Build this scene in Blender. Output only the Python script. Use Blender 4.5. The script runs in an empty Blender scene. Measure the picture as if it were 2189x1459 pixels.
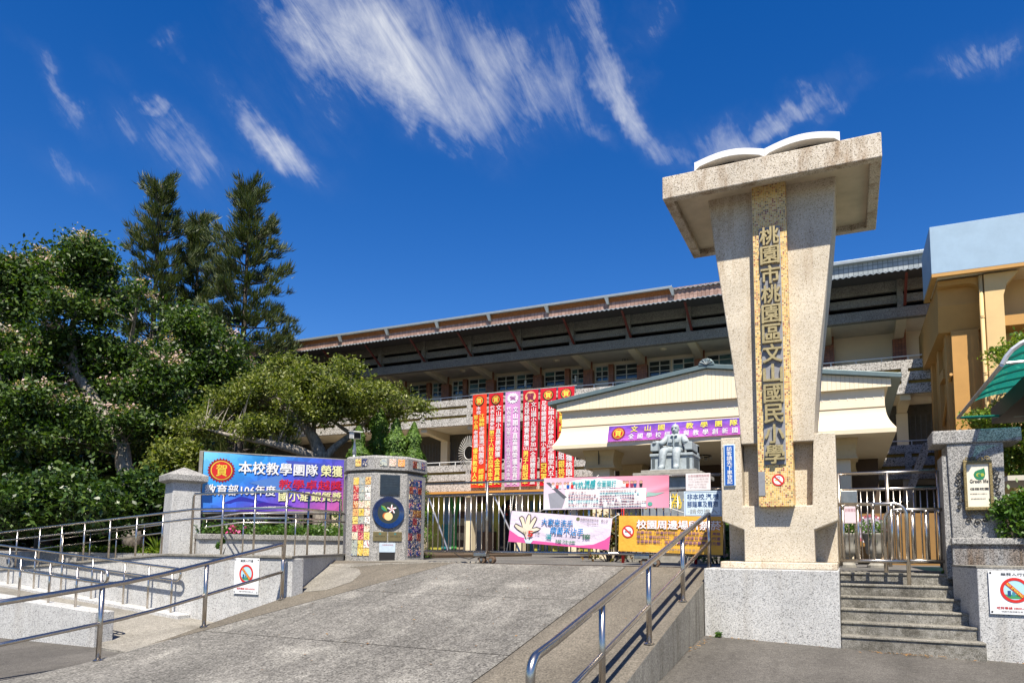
import bpy, math, random
import numpy as np
from mathutils import Vector, Matrix, noise

R = math.radians
rnd = random.Random(11)
S = bpy.context.scene
COL = S.collection

# ------------------------------------------------------------------ camera
F_PX, PITCH, YAW, ROLL = 1533.0, R(5.523), R(25.063), R(0.56)
fw = Vector((-math.sin(YAW)*math.cos(PITCH), math.cos(YAW)*math.cos(PITCH), math.sin(PITCH)))
rt0 = Vector((math.cos(YAW), math.sin(YAW), 0)); up0 = rt0.cross(fw)
rt = rt0*math.cos(ROLL) + up0*math.sin(ROLL); up = up0*math.cos(ROLL) - rt0*math.sin(ROLL)
cd = bpy.data.cameras.new('camera'); cam = bpy.data.objects.new('camera', cd); COL.objects.link(cam)
cam.matrix_world = Matrix(((rt.x, up.x, -fw.x, 0), (rt.y, up.y, -fw.y, 0), (rt.z, up.z, -fw.z, 1.5), (0, 0, 0, 1)))
cd.sensor_width = 36; cd.lens = 36*F_PX/2189; cd.shift_y = 290.5/2189
cd.clip_start = .1; cd.clip_end = 3000
S.camera = cam

# ------------------------------------------------------------------ sun, sky, exposure
SUN = Vector((-.5, 1.0, -1.8)).normalized()            # direction the light travels
sl = bpy.data.lights.new('sun', 'SUN'); sl.energy = 5.0; sl.angle = R(.53); sl.color = (1.0, .925, .80)
so = bpy.data.objects.new('sun', sl); COL.objects.link(so); so.location = (10, -10, 40)
so.rotation_euler = SUN.to_track_quat('-Z', 'Y').to_euler()
ELEV = math.asin(-SUN.z); AZ = math.atan2(-SUN.x, -SUN.y)
W = bpy.data.worlds.new('World'); S.world = W; W.use_nodes = True
S.view_settings.view_transform = 'Standard'; S.view_settings.look = 'None'
S.view_settings.exposure = 1.0; S.view_settings.gamma = 1.0; S.view_settings.use_curve_mapping = False
S.cycles.max_bounces = 6; S.cycles.transparent_max_bounces = 8; S.cycles.use_denoising = True
S.cycles.sample_clamp_indirect = 6

def build_sky():
    nt = W.node_tree; nt.nodes.clear(); N = nt.nodes.new; L = nt.links.new
    sky = N('ShaderNodeTexSky'); sky.sky_type = 'NISHITA'; sky.sun_disc = False
    sky.sun_elevation = ELEV; sky.sun_rotation = AZ; sky.air_density = 1.0; sky.dust_density = .15; sky.ozone_density = 3.0; sky.altitude = 100
    gam = N('ShaderNodeGamma'); gam.inputs[1].default_value = 1.0
    hsv = N('ShaderNodeHueSaturation'); hsv.inputs['Saturation'].default_value = 1.40; hsv.inputs['Hue'].default_value = .514; hsv.inputs['Value'].default_value = .735
    L(sky.outputs[0], gam.inputs[0]); L(gam.outputs[0], hsv.inputs['Color'])
    tc = N('ShaderNodeTexCoord')
    # gnomonic sky chart about a fixed world direction (north-west, 25 degrees up)
    c = Vector((-.39, .83, .40)).normalized(); e = Vector((c.y, -c.x, 0)).normalized(); n = e.cross(c)
    def dot(v):
        m = N('ShaderNodeVectorMath'); m.operation = 'DOT_PRODUCT'; L(tc.outputs['Generated'], m.inputs[0]); m.inputs[1].default_value = v; return m.outputs['Value']
    def mth(op, a, b=None, clamp=False):
        m = N('ShaderNodeMath'); m.operation = op; m.use_clamp = clamp
        for i, x in enumerate((a, b)):
            if x is None: continue
            if isinstance(x, (int, float)): m.inputs[i].default_value = x
            else: L(x, m.inputs[i])
        return m.outputs[0]
    dc = mth('MAXIMUM', mth('ABSOLUTE', dot(c)), .05)
    u = mth('DIVIDE', dot(e), dc); v = mth('DIVIDE', dot(n), dc)
    cb = N('ShaderNodeCombineXYZ'); L(u, cb.inputs[0]); L(v, cb.inputs[1]); uv = cb.outputs[0]
    def ntex(scale, rot, sc, detail, rough, dist=0, off=0):
        mp = N('ShaderNodeMapping'); mp.vector_type = 'TEXTURE'; mp.inputs['Rotation'].default_value = (0, 0, rot); mp.inputs['Scale'].default_value = (1/sc[0], 1/sc[1], 1); mp.inputs['Location'].default_value = (off, off*.7, 0)
        L(uv, mp.inputs[0]); t = N('ShaderNodeTexNoise'); t.inputs['Scale'].default_value = scale; t.inputs['Detail'].default_value = detail
        t.inputs['Roughness'].default_value = rough; t.inputs['Distortion'].default_value = dist; L(mp.outputs[0], t.inputs['Vector']); return t.outputs['Fac']
    wn = N('ShaderNodeTexNoise'); wn.inputs['Scale'].default_value = 3.2; wn.inputs['Detail'].default_value = 6; wn.inputs['Roughness'].default_value = .6; L(uv, wn.inputs['Vector'])
    wm = N('ShaderNodeVectorMath'); wm.operation = 'MULTIPLY_ADD'; wm.inputs[1].default_value = (.30, .30, 0); L(wn.outputs['Color'], wm.inputs[0]); L(uv, wm.inputs[2])
    ws = N('ShaderNodeVectorMath'); ws.operation = 'SUBTRACT'; ws.inputs[1].default_value = (.15, .15, 0); L(wm.outputs[0], ws.inputs[0])
    # cloud banks: u, v, half-length, half-width, angle, weight
    mask = None
    for (bu, bv, ra, rb, an, w) in CLOUDS:
        mp = N('ShaderNodeMapping'); mp.vector_type = 'TEXTURE'; mp.inputs['Location'].default_value = (bu, bv, 0); mp.inputs['Rotation'].default_value = (0, 0, R(an)); mp.inputs['Scale'].default_value = (ra, rb, 1)
        L(ws.outputs[0], mp.inputs[0]); ln = N('ShaderNodeVectorMath'); ln.operation = 'LENGTH'; L(mp.outputs[0], ln.inputs[0])
        mr = N('ShaderNodeMapRange'); mr.interpolation_type = 'SMOOTHSTEP'; mr.inputs['From Min'].default_value = 1.0; mr.inputs['From Max'].default_value = 0.0; mr.inputs['To Max'].default_value = w
        L(ln.outputs['Value'], mr.inputs['Value']); mask = mr.outputs[0] if mask is None else mth('MAXIMUM', mask, mr.outputs[0])
    # a thin, even scatter of cirrus goes on all round the sky
    far = mth('MULTIPLY', mth('SUBTRACT', ntex(1.1, .5, (1, 1.6), 3, .5, 0, 7.3), .60, True), 1.6, True)
    inview = N('ShaderNodeVectorMath'); inview.operation = 'LENGTH'; L(uv, inview.inputs[0])
    away = N('ShaderNodeMapRange'); away.inputs['From Min'].default_value = .9; away.inputs['From Max'].default_value = 1.3; L(inview.outputs['Value'], away.inputs['Value'])
    mask = mth('MAXIMUM', mask, mth('MULTIPLY', far, away.outputs[0]))
    streak = ntex(4.6, R(-45), (.62, 1.5), 12, .66, .9)
    fine = ntex(13, R(-60), (.45, 1.9), 12, .7, 1.1, 3.1)
    tex = mth('ADD', mth('MULTIPLY', streak, .6), mth('MULTIPLY', fine, .4))
    t2 = mth('ADD', mth('MULTIPLY', mth('SUBTRACT', tex, .5), 2.7), .47)
    d = mth('ADD', mth('MULTIPLY', t2, 1.05), mth('MULTIPLY', mth('SUBTRACT', mask, .86), 1.15), True)
    veil = mth('MULTIPLY', mth('MULTIPLY', mth('POWER', mask, 1.4), t2), .42, True)
    d = mth('MULTIPLY', mth('POWER', mth('MAXIMUM', d, veil), 1.45), .97)
    mix = N('ShaderNodeMix'); mix.data_type = 'RGBA'; L(d, mix.inputs[0]); L(hsv.outputs[0], mix.inputs[6]); mix.inputs[7].default_value = (4.5, 4.6, 4.75, 1)
    bg = N('ShaderNodeBackground'); bg.inputs['Strength'].default_value = .1; out = N('ShaderNodeOutputWorld')
    L(mix.outputs[2], bg.inputs[0]); L(bg.outputs[0], out.inputs[0])
CLOUDS = [(0.005, 0.192, 0.181, 0.107, -8.4, 0.776), (-0.212, 0.174, 0.137, 0.076, -32.7, 0.6013999999999999), (-0.35, 0.193, 0.133, 0.055, -33.4, 0.485), (0.215, 0.114, 0.138, 0.036, -30.9, 0.582), (-0.128, 0.203, 0.3, 0.116, -15.7, 1.0), (-0.058, 0.234, 0.235, 0.105, -17.3, 0.95), (-0.229, 0.242, 0.175, 0.074, -22.3, 0.75), (-0.279, 0.136, 0.148, 0.069, -41.0, 0.9215), (-0.418, 0.113, 0.148, 0.094, -34.6, 0.776), (-0.367, 0.092, 0.144, 0.066, -18.7, 0.5335), (-0.561, 0.181, 0.159, 0.035, -43.0, 0.582), (-0.441, 0.166, 0.045, 0.031, -63.2, 0.776), (-0.407, 0.246, 0.034, 0.017, -17.9, 0.6789999999999999), (0.133, 0.188, 0.149, 0.048, -56.7, 0.9215), (0.183, 0.135, 0.074, 0.041, -35.5, 0.6305), (0.1, 0.137, 0.074, 0.033, -17.5, 0.5335), (0.095, 0.244, 0.177, 0.055, -54.7, 0.582), (0.26, 0.136, 0.119, 0.076, -17.3, 0.873), (0.334, 0.166, 0.144, 0.042, 7.9, 0.8245), (0.41, 0.167, 0.081, 0.025, 19.5, 0.5335), (0.566, 0.233, 0.138, 0.049, 30.1, 0.6983999999999999), (0.505, 0.194, 0.099, 0.022, 28.0, 0.485), (0.163, 0.249, 0.056, 0.074, -53.7, 0.4365), (-0.562, 0.073, 0.103, 0.051, -30.1, 0.4074), (-0.474, 0.213, 0.062, 0.046, -51.3, 0.3686), (-0.28, 0.199, 0.177, 0.061, -38.2, 0.485)]
build_sky()

# ------------------------------------------------------------------ helpers: materials
def srgb(r, g, b):
    f = lambda c: (c/255/12.92) if c/255 <= .04045 else ((c/255+.055)/1.055)**2.4
    return (f(r), f(g), f(b), 1)
MATS = {}
def newmat(name):
    m = bpy.data.materials.new(name); m.use_nodes = True; MATS[name] = m
    return m, m.node_tree, m.node_tree.nodes['Principled BSDF']
def flat(name, col, rough=.55, metal=0.0, spec=.4, var=.0, vscale=6, bump=0, bscale=40, emit=0):
    if name in MATS: return MATS[name]
    m, nt, b = newmat(name); N = nt.nodes.new; L = nt.links.new
    col = tuple(c*(.84 if not metal else 1) for c in col[:3])+(1,)
    b.inputs['Base Color'].default_value = col; b.inputs['Roughness'].default_value = rough; b.inputs['Metallic'].default_value = metal; b.inputs['Specular IOR Level'].default_value = spec
    g = N('ShaderNodeNewGeometry')
    if var:
        t = N('ShaderNodeTexNoise'); t.inputs['Scale'].default_value = vscale; t.inputs['Detail'].default_value = 7; t.inputs['Roughness'].default_value = .65; L(g.outputs['Position'], t.inputs['Vector'])
        r = N('ShaderNodeValToRGB'); r.color_ramp.elements[0].position = .3; r.color_ramp.elements[1].position = .72
        r.color_ramp.elements[0].color = tuple(c*(1-var) for c in col[:3])+(1,); r.color_ramp.elements[1].color = tuple(min(1, c*(1+var)) for c in col[:3])+(1,)
        L(t.outputs['Fac'], r.inputs[0]); L(r.outputs[0], b.inputs['Base Color'])
    if bump:
        t = N('ShaderNodeTexNoise'); t.inputs['Scale'].default_value = bscale; t.inputs['Detail'].default_value = 5; L(g.outputs['Position'], t.inputs['Vector'])
        k = N('ShaderNodeBump'); k.inputs['Strength'].default_value = bump; k.inputs['Distance'].default_value = .01 if bscale > 10 else .06; L(t.outputs['Fac'], k.inputs['Height']); L(k.outputs[0], b.inputs['Normal'])
    return m
def terrazzo(name, stops, scale=70, rough=.75, stain=None, stain_amt=.5, stain_pos=(.52, .75), bump=.35, zstretch=.35, streak=3.0, vary=.16):
    """washed pebble plaster: stops = [(position, colour)] over random chips"""
    stops = [(p, tuple(x*.84 for x in c[:3])+(1,)) for p, c in stops]
    m, nt, b = newmat(name); N = nt.nodes.new; L = nt.links.new
    g = N('ShaderNodeNewGeometry'); v = N('ShaderNodeTexVoronoi'); v.inputs['Scale'].default_value = scale; v.inputs['Randomness'].default_value = 1; L(g.outputs['Position'], v.inputs['Vector'])
    sp = N('ShaderNodeSeparateColor'); L(v.outputs['Color'], sp.inputs[0])
    r = N('ShaderNodeValToRGB'); r.color_ramp.interpolation = 'CONSTANT'; el = r.color_ramp.elements
    el[0].position = 0; el[0].color = stops[0][1]; el[1].position = stops[1][0]; el[1].color = stops[1][1]
    for p, c in stops[2:]:
        e = el.new(p); e.color = c
    L(sp.outputs[0], r.inputs[0])
    n2 = N('ShaderNodeTexNoise'); n2.inputs['Scale'].default_value = 1.7; n2.inputs['Detail'].default_value = 8; n2.inputs['Roughness'].default_value = .6; L(g.outputs['Position'], n2.inputs['Vector'])
    mr = N('ShaderNodeMapRange'); mr.inputs['From Min'].default_value = .3; mr.inputs['From Max'].default_value = .7; mr.inputs['To Min'].default_value = 1-vary; mr.inputs['To Max'].default_value = 1+vary*.6; L(n2.outputs['Fac'], mr.inputs['Value'])
    mu = N('ShaderNodeVectorMath'); mu.operation = 'SCALE'; L(r.outputs[0], mu.inputs[0]); L(mr.outputs[0], mu.inputs['Scale']); col = mu.outputs[0]
    if stain:
        mp = N('ShaderNodeMapping'); mp.inputs['Scale'].default_value = (streak, streak, zstretch); L(g.outputs['Position'], mp.inputs[0])
        n3 = N('ShaderNodeTexNoise'); n3.inputs['Scale'].default_value = 1.6; n3.inputs['Detail'].default_value = 7; n3.inputs['Roughness'].default_value = .62; L(mp.outputs[0], n3.inputs['Vector'])
        m3 = N('ShaderNodeMapRange'); m3.inputs['From Min'].default_value = stain_pos[0]; m3.inputs['From Max'].default_value = stain_pos[1]; m3.inputs['To Max'].default_value = stain_amt; L(n3.outputs['Fac'], m3.inputs['Value'])
        mx = N('ShaderNodeMix'); mx.data_type = 'RGBA'; mx.blend_type = 'MULTIPLY'; L(m3.outputs[0], mx.inputs[0]); L(col, mx.inputs[6]); mx.inputs[7].default_value = stain; col = mx.outputs[2]
    L(col, b.inputs['Base Color']); b.inputs['Roughness'].default_value = rough; b.inputs['Specular IOR Level'].default_value = .3
    k = N('ShaderNodeBump'); k.inputs['Strength'].default_value = bump; k.inputs['Distance'].default_value = .006; k.invert = True; L(v.outputs['Distance'], k.inputs['Height']); L(k.outputs[0], b.inputs['Normal'])
    return m
def ground_mat(name, c1, c2, c3, speck=120, rough=.9, patch=.8, patchpos=(.45, .62), bump=.5, crack=0, smear=(1, 1, 1), grain=(.45, 1.45)):
    m, nt, b = newmat(name); N = nt.nodes.new; L = nt.links.new
    g = N('ShaderNodeNewGeometry'); mp = N('ShaderNodeMapping'); mp.inputs['Scale'].default_value = smear; L(g.outputs['Position'], mp.inputs[0])
    def nz(sc, det, ro, src):
        t = N('ShaderNodeTexNoise'); t.inputs['Scale'].default_value = sc; t.inputs['Detail'].default_value = det; t.inputs['Roughness'].default_value = ro; L(src, t.inputs['Vector']); return t.outputs['Fac']
    P = g.outputs['Position']; c1, c2, c3 = [tuple(x*.84 for x in c[:3])+(1,) for c in (c1, c2, c3)]
    fine = nz(speck, 3, .7, P); mid = nz(14, 8, .75, mp.outputs[0]); big = nz(patch, 9, .68, mp.outputs[0])
    def mixc(f, a, bb, p0, p1):
        r = N('ShaderNodeMapRange'); r.inputs['From Min'].default_value = p0; r.inputs['From Max'].default_value = p1; L(f, r.inputs['Value'])
        x = N('ShaderNodeMix'); x.data_type = 'RGBA'; L(r.outputs[0], x.inputs[0])
        for i, c in ((6, a), (7, bb)):
            if isinstance(c, tuple): x.inputs[i].default_value = c
            else: L(c, x.inputs[i])
        return x.outputs[2]
    col = mixc(mid, c1, c2, .36, .62); col = mixc(big, col, c3, *patchpos)
    dk = N('ShaderNodeMapRange'); dk.inputs['From Min'].default_value = .33; dk.inputs['From Max'].default_value = .67; dk.inputs['To Min'].default_value = grain[0]; dk.inputs['To Max'].default_value = grain[1]; L(fine, dk.inputs['Value'])
    s = N('ShaderNodeVectorMath'); s.operation = 'SCALE'; L(col, s.inputs[0]); L(dk.outputs[0], s.inputs['Scale']); col = s.outputs[0]
    ms = N('ShaderNodeMapping'); ms.inputs['Scale'].default_value = (1.5, .32, 1); L(P, ms.inputs[0]); st_ = nz(.9, 7, .6, ms.outputs[0])
    r_ = N('ShaderNodeMapRange'); r_.inputs['From Min'].default_value = .34; r_.inputs['From Max'].default_value = .62; r_.inputs['To Min'].default_value = .70; r_.inputs['To Max'].default_value = 1.05; L(st_, r_.inputs['Value']); s3 = N('ShaderNodeVectorMath'); s3.operation = 'SCALE'; L(col, s3.inputs[0]); L(r_.outputs[0], s3.inputs['Scale']); col = s3.outputs[0]
    if crack:
        wv = N('ShaderNodeTexVoronoi'); wv.feature = 'DISTANCE_TO_EDGE'; wv.inputs['Scale'].default_value = crack
        nd = N('ShaderNodeTexNoise'); nd.inputs['Scale'].default_value = 3; nd.inputs['Detail'].default_value = 6; L(P, nd.inputs['Vector'])
        ad = N('ShaderNodeMix'); ad.data_type = 'RGBA'; ad.blend_type = 'LINEAR_LIGHT'; ad.inputs[0].default_value = .35; L(P, ad.inputs[6]); L(nd.outputs['Color'], ad.inputs[7]); L(ad.outputs[2], wv.inputs['Vector'])
        r = N('ShaderNodeMapRange'); r.inputs['From Max'].default_value = .006; r.inputs['To Min'].default_value = .45; L(wv.outputs['Distance'], r.inputs['Value'])
        s2 = N('ShaderNodeVectorMath'); s2.operation = 'SCALE'; L(col, s2.inputs[0]); L(r.outputs[0], s2.inputs['Scale']); col = s2.outputs[0]
    L(col, b.inputs['Base Color']); b.inputs['Roughness'].default_value = rough; b.inputs['Specular IOR Level'].default_value = .25
    k = N('ShaderNodeBump'); k.inputs['Strength'].default_value = bump; k.inputs['Distance'].default_value = .012
    ad = N('ShaderNodeMath'); ad.operation = 'ADD'; L(fine, ad.inputs[0]); L(mid, ad.inputs[1]); L(ad.outputs[0], k.inputs['Height']); L(k.outputs[0], b.inputs['Normal'])
    return m
def tilegrid(name, cols, joint, size, jw=.12, rough=.4, axis='XZ'):
    """small square tiles: random colour per tile, recessed joints"""
    cols = [(p, tuple(x*.84 for x in c[:3])+(1,)) for p, c in cols]; joint = tuple(x*.84 for x in joint[:3])+(1,)
    m, nt, b = newmat(name); N = nt.nodes.new; L = nt.links.new
    g = N('ShaderNodeNewGeometry'); sc = N('ShaderNodeVectorMath'); sc.operation = 'SCALE'; sc.inputs['Scale'].default_value = 1/size; L(g.outputs['Position'], sc.inputs[0])
    fl = N('ShaderNodeVectorMath'); fl.operation = 'FLOOR'; L(sc.outputs[0], fl.inputs[0])
    s2 = N('ShaderNodeSeparateXYZ'); L(fl.outputs[0], s2.inputs[0]); cb = N('ShaderNodeCombineXYZ'); L(s2.outputs[0], cb.inputs[0]); L(s2.outputs[2], cb.inputs[1])
    wn = N('ShaderNodeTexWhiteNoise'); wn.noise_dimensions = '2D'; L(cb.outputs[0], wn.inputs['Vector'])
    r = N('ShaderNodeValToRGB'); r.color_ramp.interpolation = 'CONSTANT'; el = r.color_ramp.elements
    el[0].position = 0; el[0].color = cols[0][1]; el[1].position = cols[1][0]; el[1].color = cols[1][1]
    for p, c in cols[2:]: el.new(p).color = c
    L(wn.outputs['Value'], r.inputs[0])
    fr = N('ShaderNodeVectorMath'); fr.operation = 'FRACTION'; L(sc.outputs[0], fr.inputs[0]); s3 = N('ShaderNodeSeparateXYZ'); L(fr.outputs[0], s3.inputs[0])
    def edge(o):
        a = N('ShaderNodeMath'); a.operation = 'LESS_THAN'; L(o, a.inputs[0]); a.inputs[1].default_value = jw; return a.outputs[0]
    mx = N('ShaderNodeMath'); mx.operation = 'MAXIMUM'; L(edge(s3.outputs[0]), mx.inputs[0]); L(edge(s3.outputs[2]), mx.inputs[1])
    x = N('ShaderNodeMix'); x.data_type = 'RGBA'; L(mx.outputs[0], x.inputs[0]); L(r.outputs[0], x.inputs[6]); x.inputs[7].default_value = joint
    L(x.outputs[2], b.inputs['Base Color']); b.inputs['Roughness'].default_value = rough
    k = N('ShaderNodeBump'); k.inputs['Strength'].default_value = .5; k.inputs['Distance'].default_value = .003; k.invert = True; L(mx.outputs[0], k.inputs['Height']); L(k.outputs[0], b.inputs['Normal'])
    return m
def leafmat(name, cols, trans=.35, rough=.4):
    m, nt, b = newmat(name); N = nt.nodes.new; L = nt.links.new
    g = N('ShaderNodeNewGeometry'); r = N('ShaderNodeValToRGB'); el = r.color_ramp.elements
    el[0].position = 0; el[0].color = cols[0]; el[1].position = 1; el[1].color = cols[-1]
    for i, c in enumerate(cols[1:-1]): el.new((i+1)/(len(cols)-1)).color = c
    L(g.outputs['Random Per Island'], r.inputs[0]); L(r.outputs[0], b.inputs['Base Color']); b.inputs['Roughness'].default_value = rough; b.inputs['Specular IOR Level'].default_value = .45
    tr = N('ShaderNodeBsdfTranslucent'); sc = N('ShaderNodeVectorMath'); sc.operation = 'MULTIPLY'; sc.inputs[1].default_value = (1.5, 1.7, .5); L(r.outputs[0], sc.inputs[0]); L(sc.outputs[0], tr.inputs[0])
    ms = N('ShaderNodeMixShader'); ms.inputs[0].default_value = trans; out = nt.nodes['Material Output']
    L(b.outputs[0], ms.inputs[1]); L(tr.outputs[0], ms.inputs[2]); L(ms.outputs[0], out.inputs[0])
    return m
def barkmat(name, c1, c2, scale=14):
    m, nt, b = newmat(name); N = nt.nodes.new; L = nt.links.new
    g = N('ShaderNodeNewGeometry'); mp = N('ShaderNodeMapping'); mp.inputs['Scale'].default_value = (1, 1, .3); L(g.outputs['Position'], mp.inputs[0])
    t = N('ShaderNodeTexNoise'); t.inputs['Scale'].default_value = scale; t.inputs['Detail'].default_value = 8; t.inputs['Roughness'].default_value = .7; L(mp.outputs[0], t.inputs['Vector'])
    r = N('ShaderNodeValToRGB'); r.color_ramp.elements[0].position = .35; r.color_ramp.elements[1].position = .68; r.color_ramp.elements[0].color = c1; r.color_ramp.elements[1].color = c2; L(t.outputs['Fac'], r.inputs[0]); L(r.outputs[0], b.inputs['Base Color'])
    b.inputs['Roughness'].default_value = .85; k = N('ShaderNodeBump'); k.inputs['Strength'].default_value = .7; k.inputs['Distance'].default_value = .02; L(t.outputs['Fac'], k.inputs['Height']); L(k.outputs[0], b.inputs['Normal'])
    return m

# ------------------------------------------------------------------ helpers: geometry
class MB:
    def __init__(s): s.v = []; s.f = []
    def add(s, vs, fs):
        o = len(s.v); s.v += [tuple(v) for v in vs]; s.f += [tuple(i+o for i in f) for f in fs]; return s
    def box(s, x0, x1, y0, y1, z0, z1):
        return s.add([(x0, y0, z0), (x1, y0, z0), (x1, y1, z0), (x0, y1, z0), (x0, y0, z1), (x1, y0, z1), (x1, y1, z1), (x0, y1, z1)],
                     [(0, 3, 2, 1), (4, 5, 6, 7), (0, 1, 5, 4), (1, 2, 6, 5), (2, 3, 7, 6), (3, 0, 4, 7)])
    def prism_xz(s, poly, y0, y1):          # polygon in x,z (counter-clockwise seen from -y), extruded along y
        n = len(poly); vs = [(x, y0, z) for x, z in poly]+[(x, y1, z) for x, z in poly]
        return s.add(vs, [tuple(range(n)), tuple(range(2*n-1, n-1, -1))]+[((i+1) % n, i, i+n, (i+1) % n+n) for i in range(n)])
    def prism_xy(s, poly, z0, z1):          # polygon in x,y counter-clockwise from above; z0/z1 number or list
        n = len(poly); g = lambda z, i: z[i] if isinstance(z, (list, tuple)) else z
        vs = [(x, y, g(z0, i)) for i, (x, y) in enumerate(poly)]+[(x, y, g(z1, i)) for i, (x, y) in enumerate(poly)]
        return s.add(vs, [tuple(range(n-1, -1, -1)), tuple(range(n, 2*n))]+[(i, (i+1) % n, (i+1) % n+n, i+n) for i in range(n)])
    def prism_yz(s, poly, x0, x1):
        n = len(poly); vs = [(x0, y, z) for y, z in poly]+[(x1, y, z) for y, z in poly]
        return s.add(vs, [tuple(range(n-1, -1, -1)), tuple(range(n, 2*n))]+[(i, (i+1) % n, (i+1) % n+n, i+n) for i in range(n)])
    def loft(s, rings, caps=True):
        n = len(rings[0]); o = len(s.v)
        for r in rings: s.v += [tuple(p) for p in r]
        for k in range(len(rings)-1):
            for i in range(n): s.f.append((o+k*n+i, o+k*n+(i+1) % n, o+(k+1)*n+(i+1) % n, o+(k+1)*n+i))
        if caps: s.f.append(tuple(o+i for i in range(n-1, -1, -1))); s.f.append(tuple(o+(len(rings)-1)*n+i for i in range(n)))
        return s
    def tube(s, pts, r, n=8, caps=True):
        pts = [Vector(p) for p in pts]; rr = r if isinstance(r, (list, tuple)) else [r]*len(pts); rings = []; nrm = None
        for i, p in enumerate(pts):
            t = ((pts[min(i+1, len(pts)-1)]-pts[max(i-1, 0)])).normalized()
            if nrm is None: nrm = (Vector((0, 0, 1)) if abs(t.z) < .9 else Vector((1, 0, 0))).cross(t).normalized()
            else:
                nrm = nrm - t*nrm.dot(t)
                nrm = nrm.normalized() if nrm.length > 1e-6 else t.orthogonal().normalized()
            b = t.cross(nrm); rings.append([p+(nrm*math.cos(a)+b*math.sin(a))*rr[i] for a in [2*math.pi*k/n for k in range(n)]])
        return s.loft(rings, caps)
    def disc(s, c, r, n=24, ny=-1, rx=None):   # flat disc facing -y
        return s.add([(c[0]+(rx or r)*math.cos(2*math.pi*k/n), c[1], c[2]+r*math.sin(2*math.pi*k/n)) for k in range(n)], [tuple(range(n))])
    def ring(s, c, r0, r1, n=28):
        vs = [];
        for k in range(n):
            a = 2*math.pi*k/n; vs += [(c[0]+r0*math.cos(a), c[1], c[2]+r0*math.sin(a)), (c[0]+r1*math.cos(a), c[1], c[2]+r1*math.sin(a))]
        return s.add(vs, [(2*k, 2*k+1, (2*k+3) % (2*n), (2*k+2) % (2*n)) for k in range(n)])
    def lathe(s, prof, c=(0, 0, 0), n=20):
        return s.loft([[(c[0]+r*math.cos(2*math.pi*k/n), c[1]+r*math.sin(2*math.pi*k/n), c[2]+z) for k in range(n)] for r, z in prof])
def mesh(name, mb):
    me = bpy.data.meshes.new(name); me.from_pydata(mb.v, [], mb.f); me.update(); return me
def link(name, me, mat=None, parent=None, smooth=False, bevel=0, seg=2):
    if isinstance(me, MB): me = mesh(name, me)
    if mat is not None and not me.materials: me.materials.append(mat)
    if smooth:
        me.polygons.foreach_set('use_smooth', [True]*len(me.polygons))
    o = bpy.data.objects.new(name, me); COL.objects.link(o)
    if parent is not None:
        o.parent = parent; o.matrix_parent_inverse = Matrix.Translation(-WLOC.get(parent.name, Vector((0, 0, 0))))
        WLOC[o.name] = Vector((0, 0, 0)) if not WLOC.get(parent.name) else Vector((0, 0, 0))
    if bevel:
        md = o.modifiers.new('bevel', 'BEVEL'); md.width = bevel; md.segments = seg; md.limit_method = 'ANGLE'; md.angle_limit = R(40)
    return o
WLOC = {}
def thing(name, label, cat, loc=(0, 0, 0), group=None):
    o = bpy.data.objects.new(name, None); COL.objects.link(o); o.location = loc; o.empty_display_size = .2; WLOC[o.name] = Vector(loc)
    o['label'] = label; o['category'] = cat
    if group: o['group'] = group
    return o
def tag(o, label, cat, group=None):
    o['label'] = label; o['category'] = cat
    if group: o['group'] = group
    return o
def struct(name, mb, mat, **k):
    o = link(name, mb, mat, **k); o['kind'] = 'structure'; return o
def arc(c, r, a0, a1, ax, ay, n=8):       # points on an arc, ax/ay = unit vectors
    c = Vector(c); ax = Vector(ax); ay = Vector(ay)
    return [c+ax*r*math.cos(a0+(a1-a0)*i/n)+ay*r*math.sin(a0+(a1-a0)*i/n) for i in range(n+1)]

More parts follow.
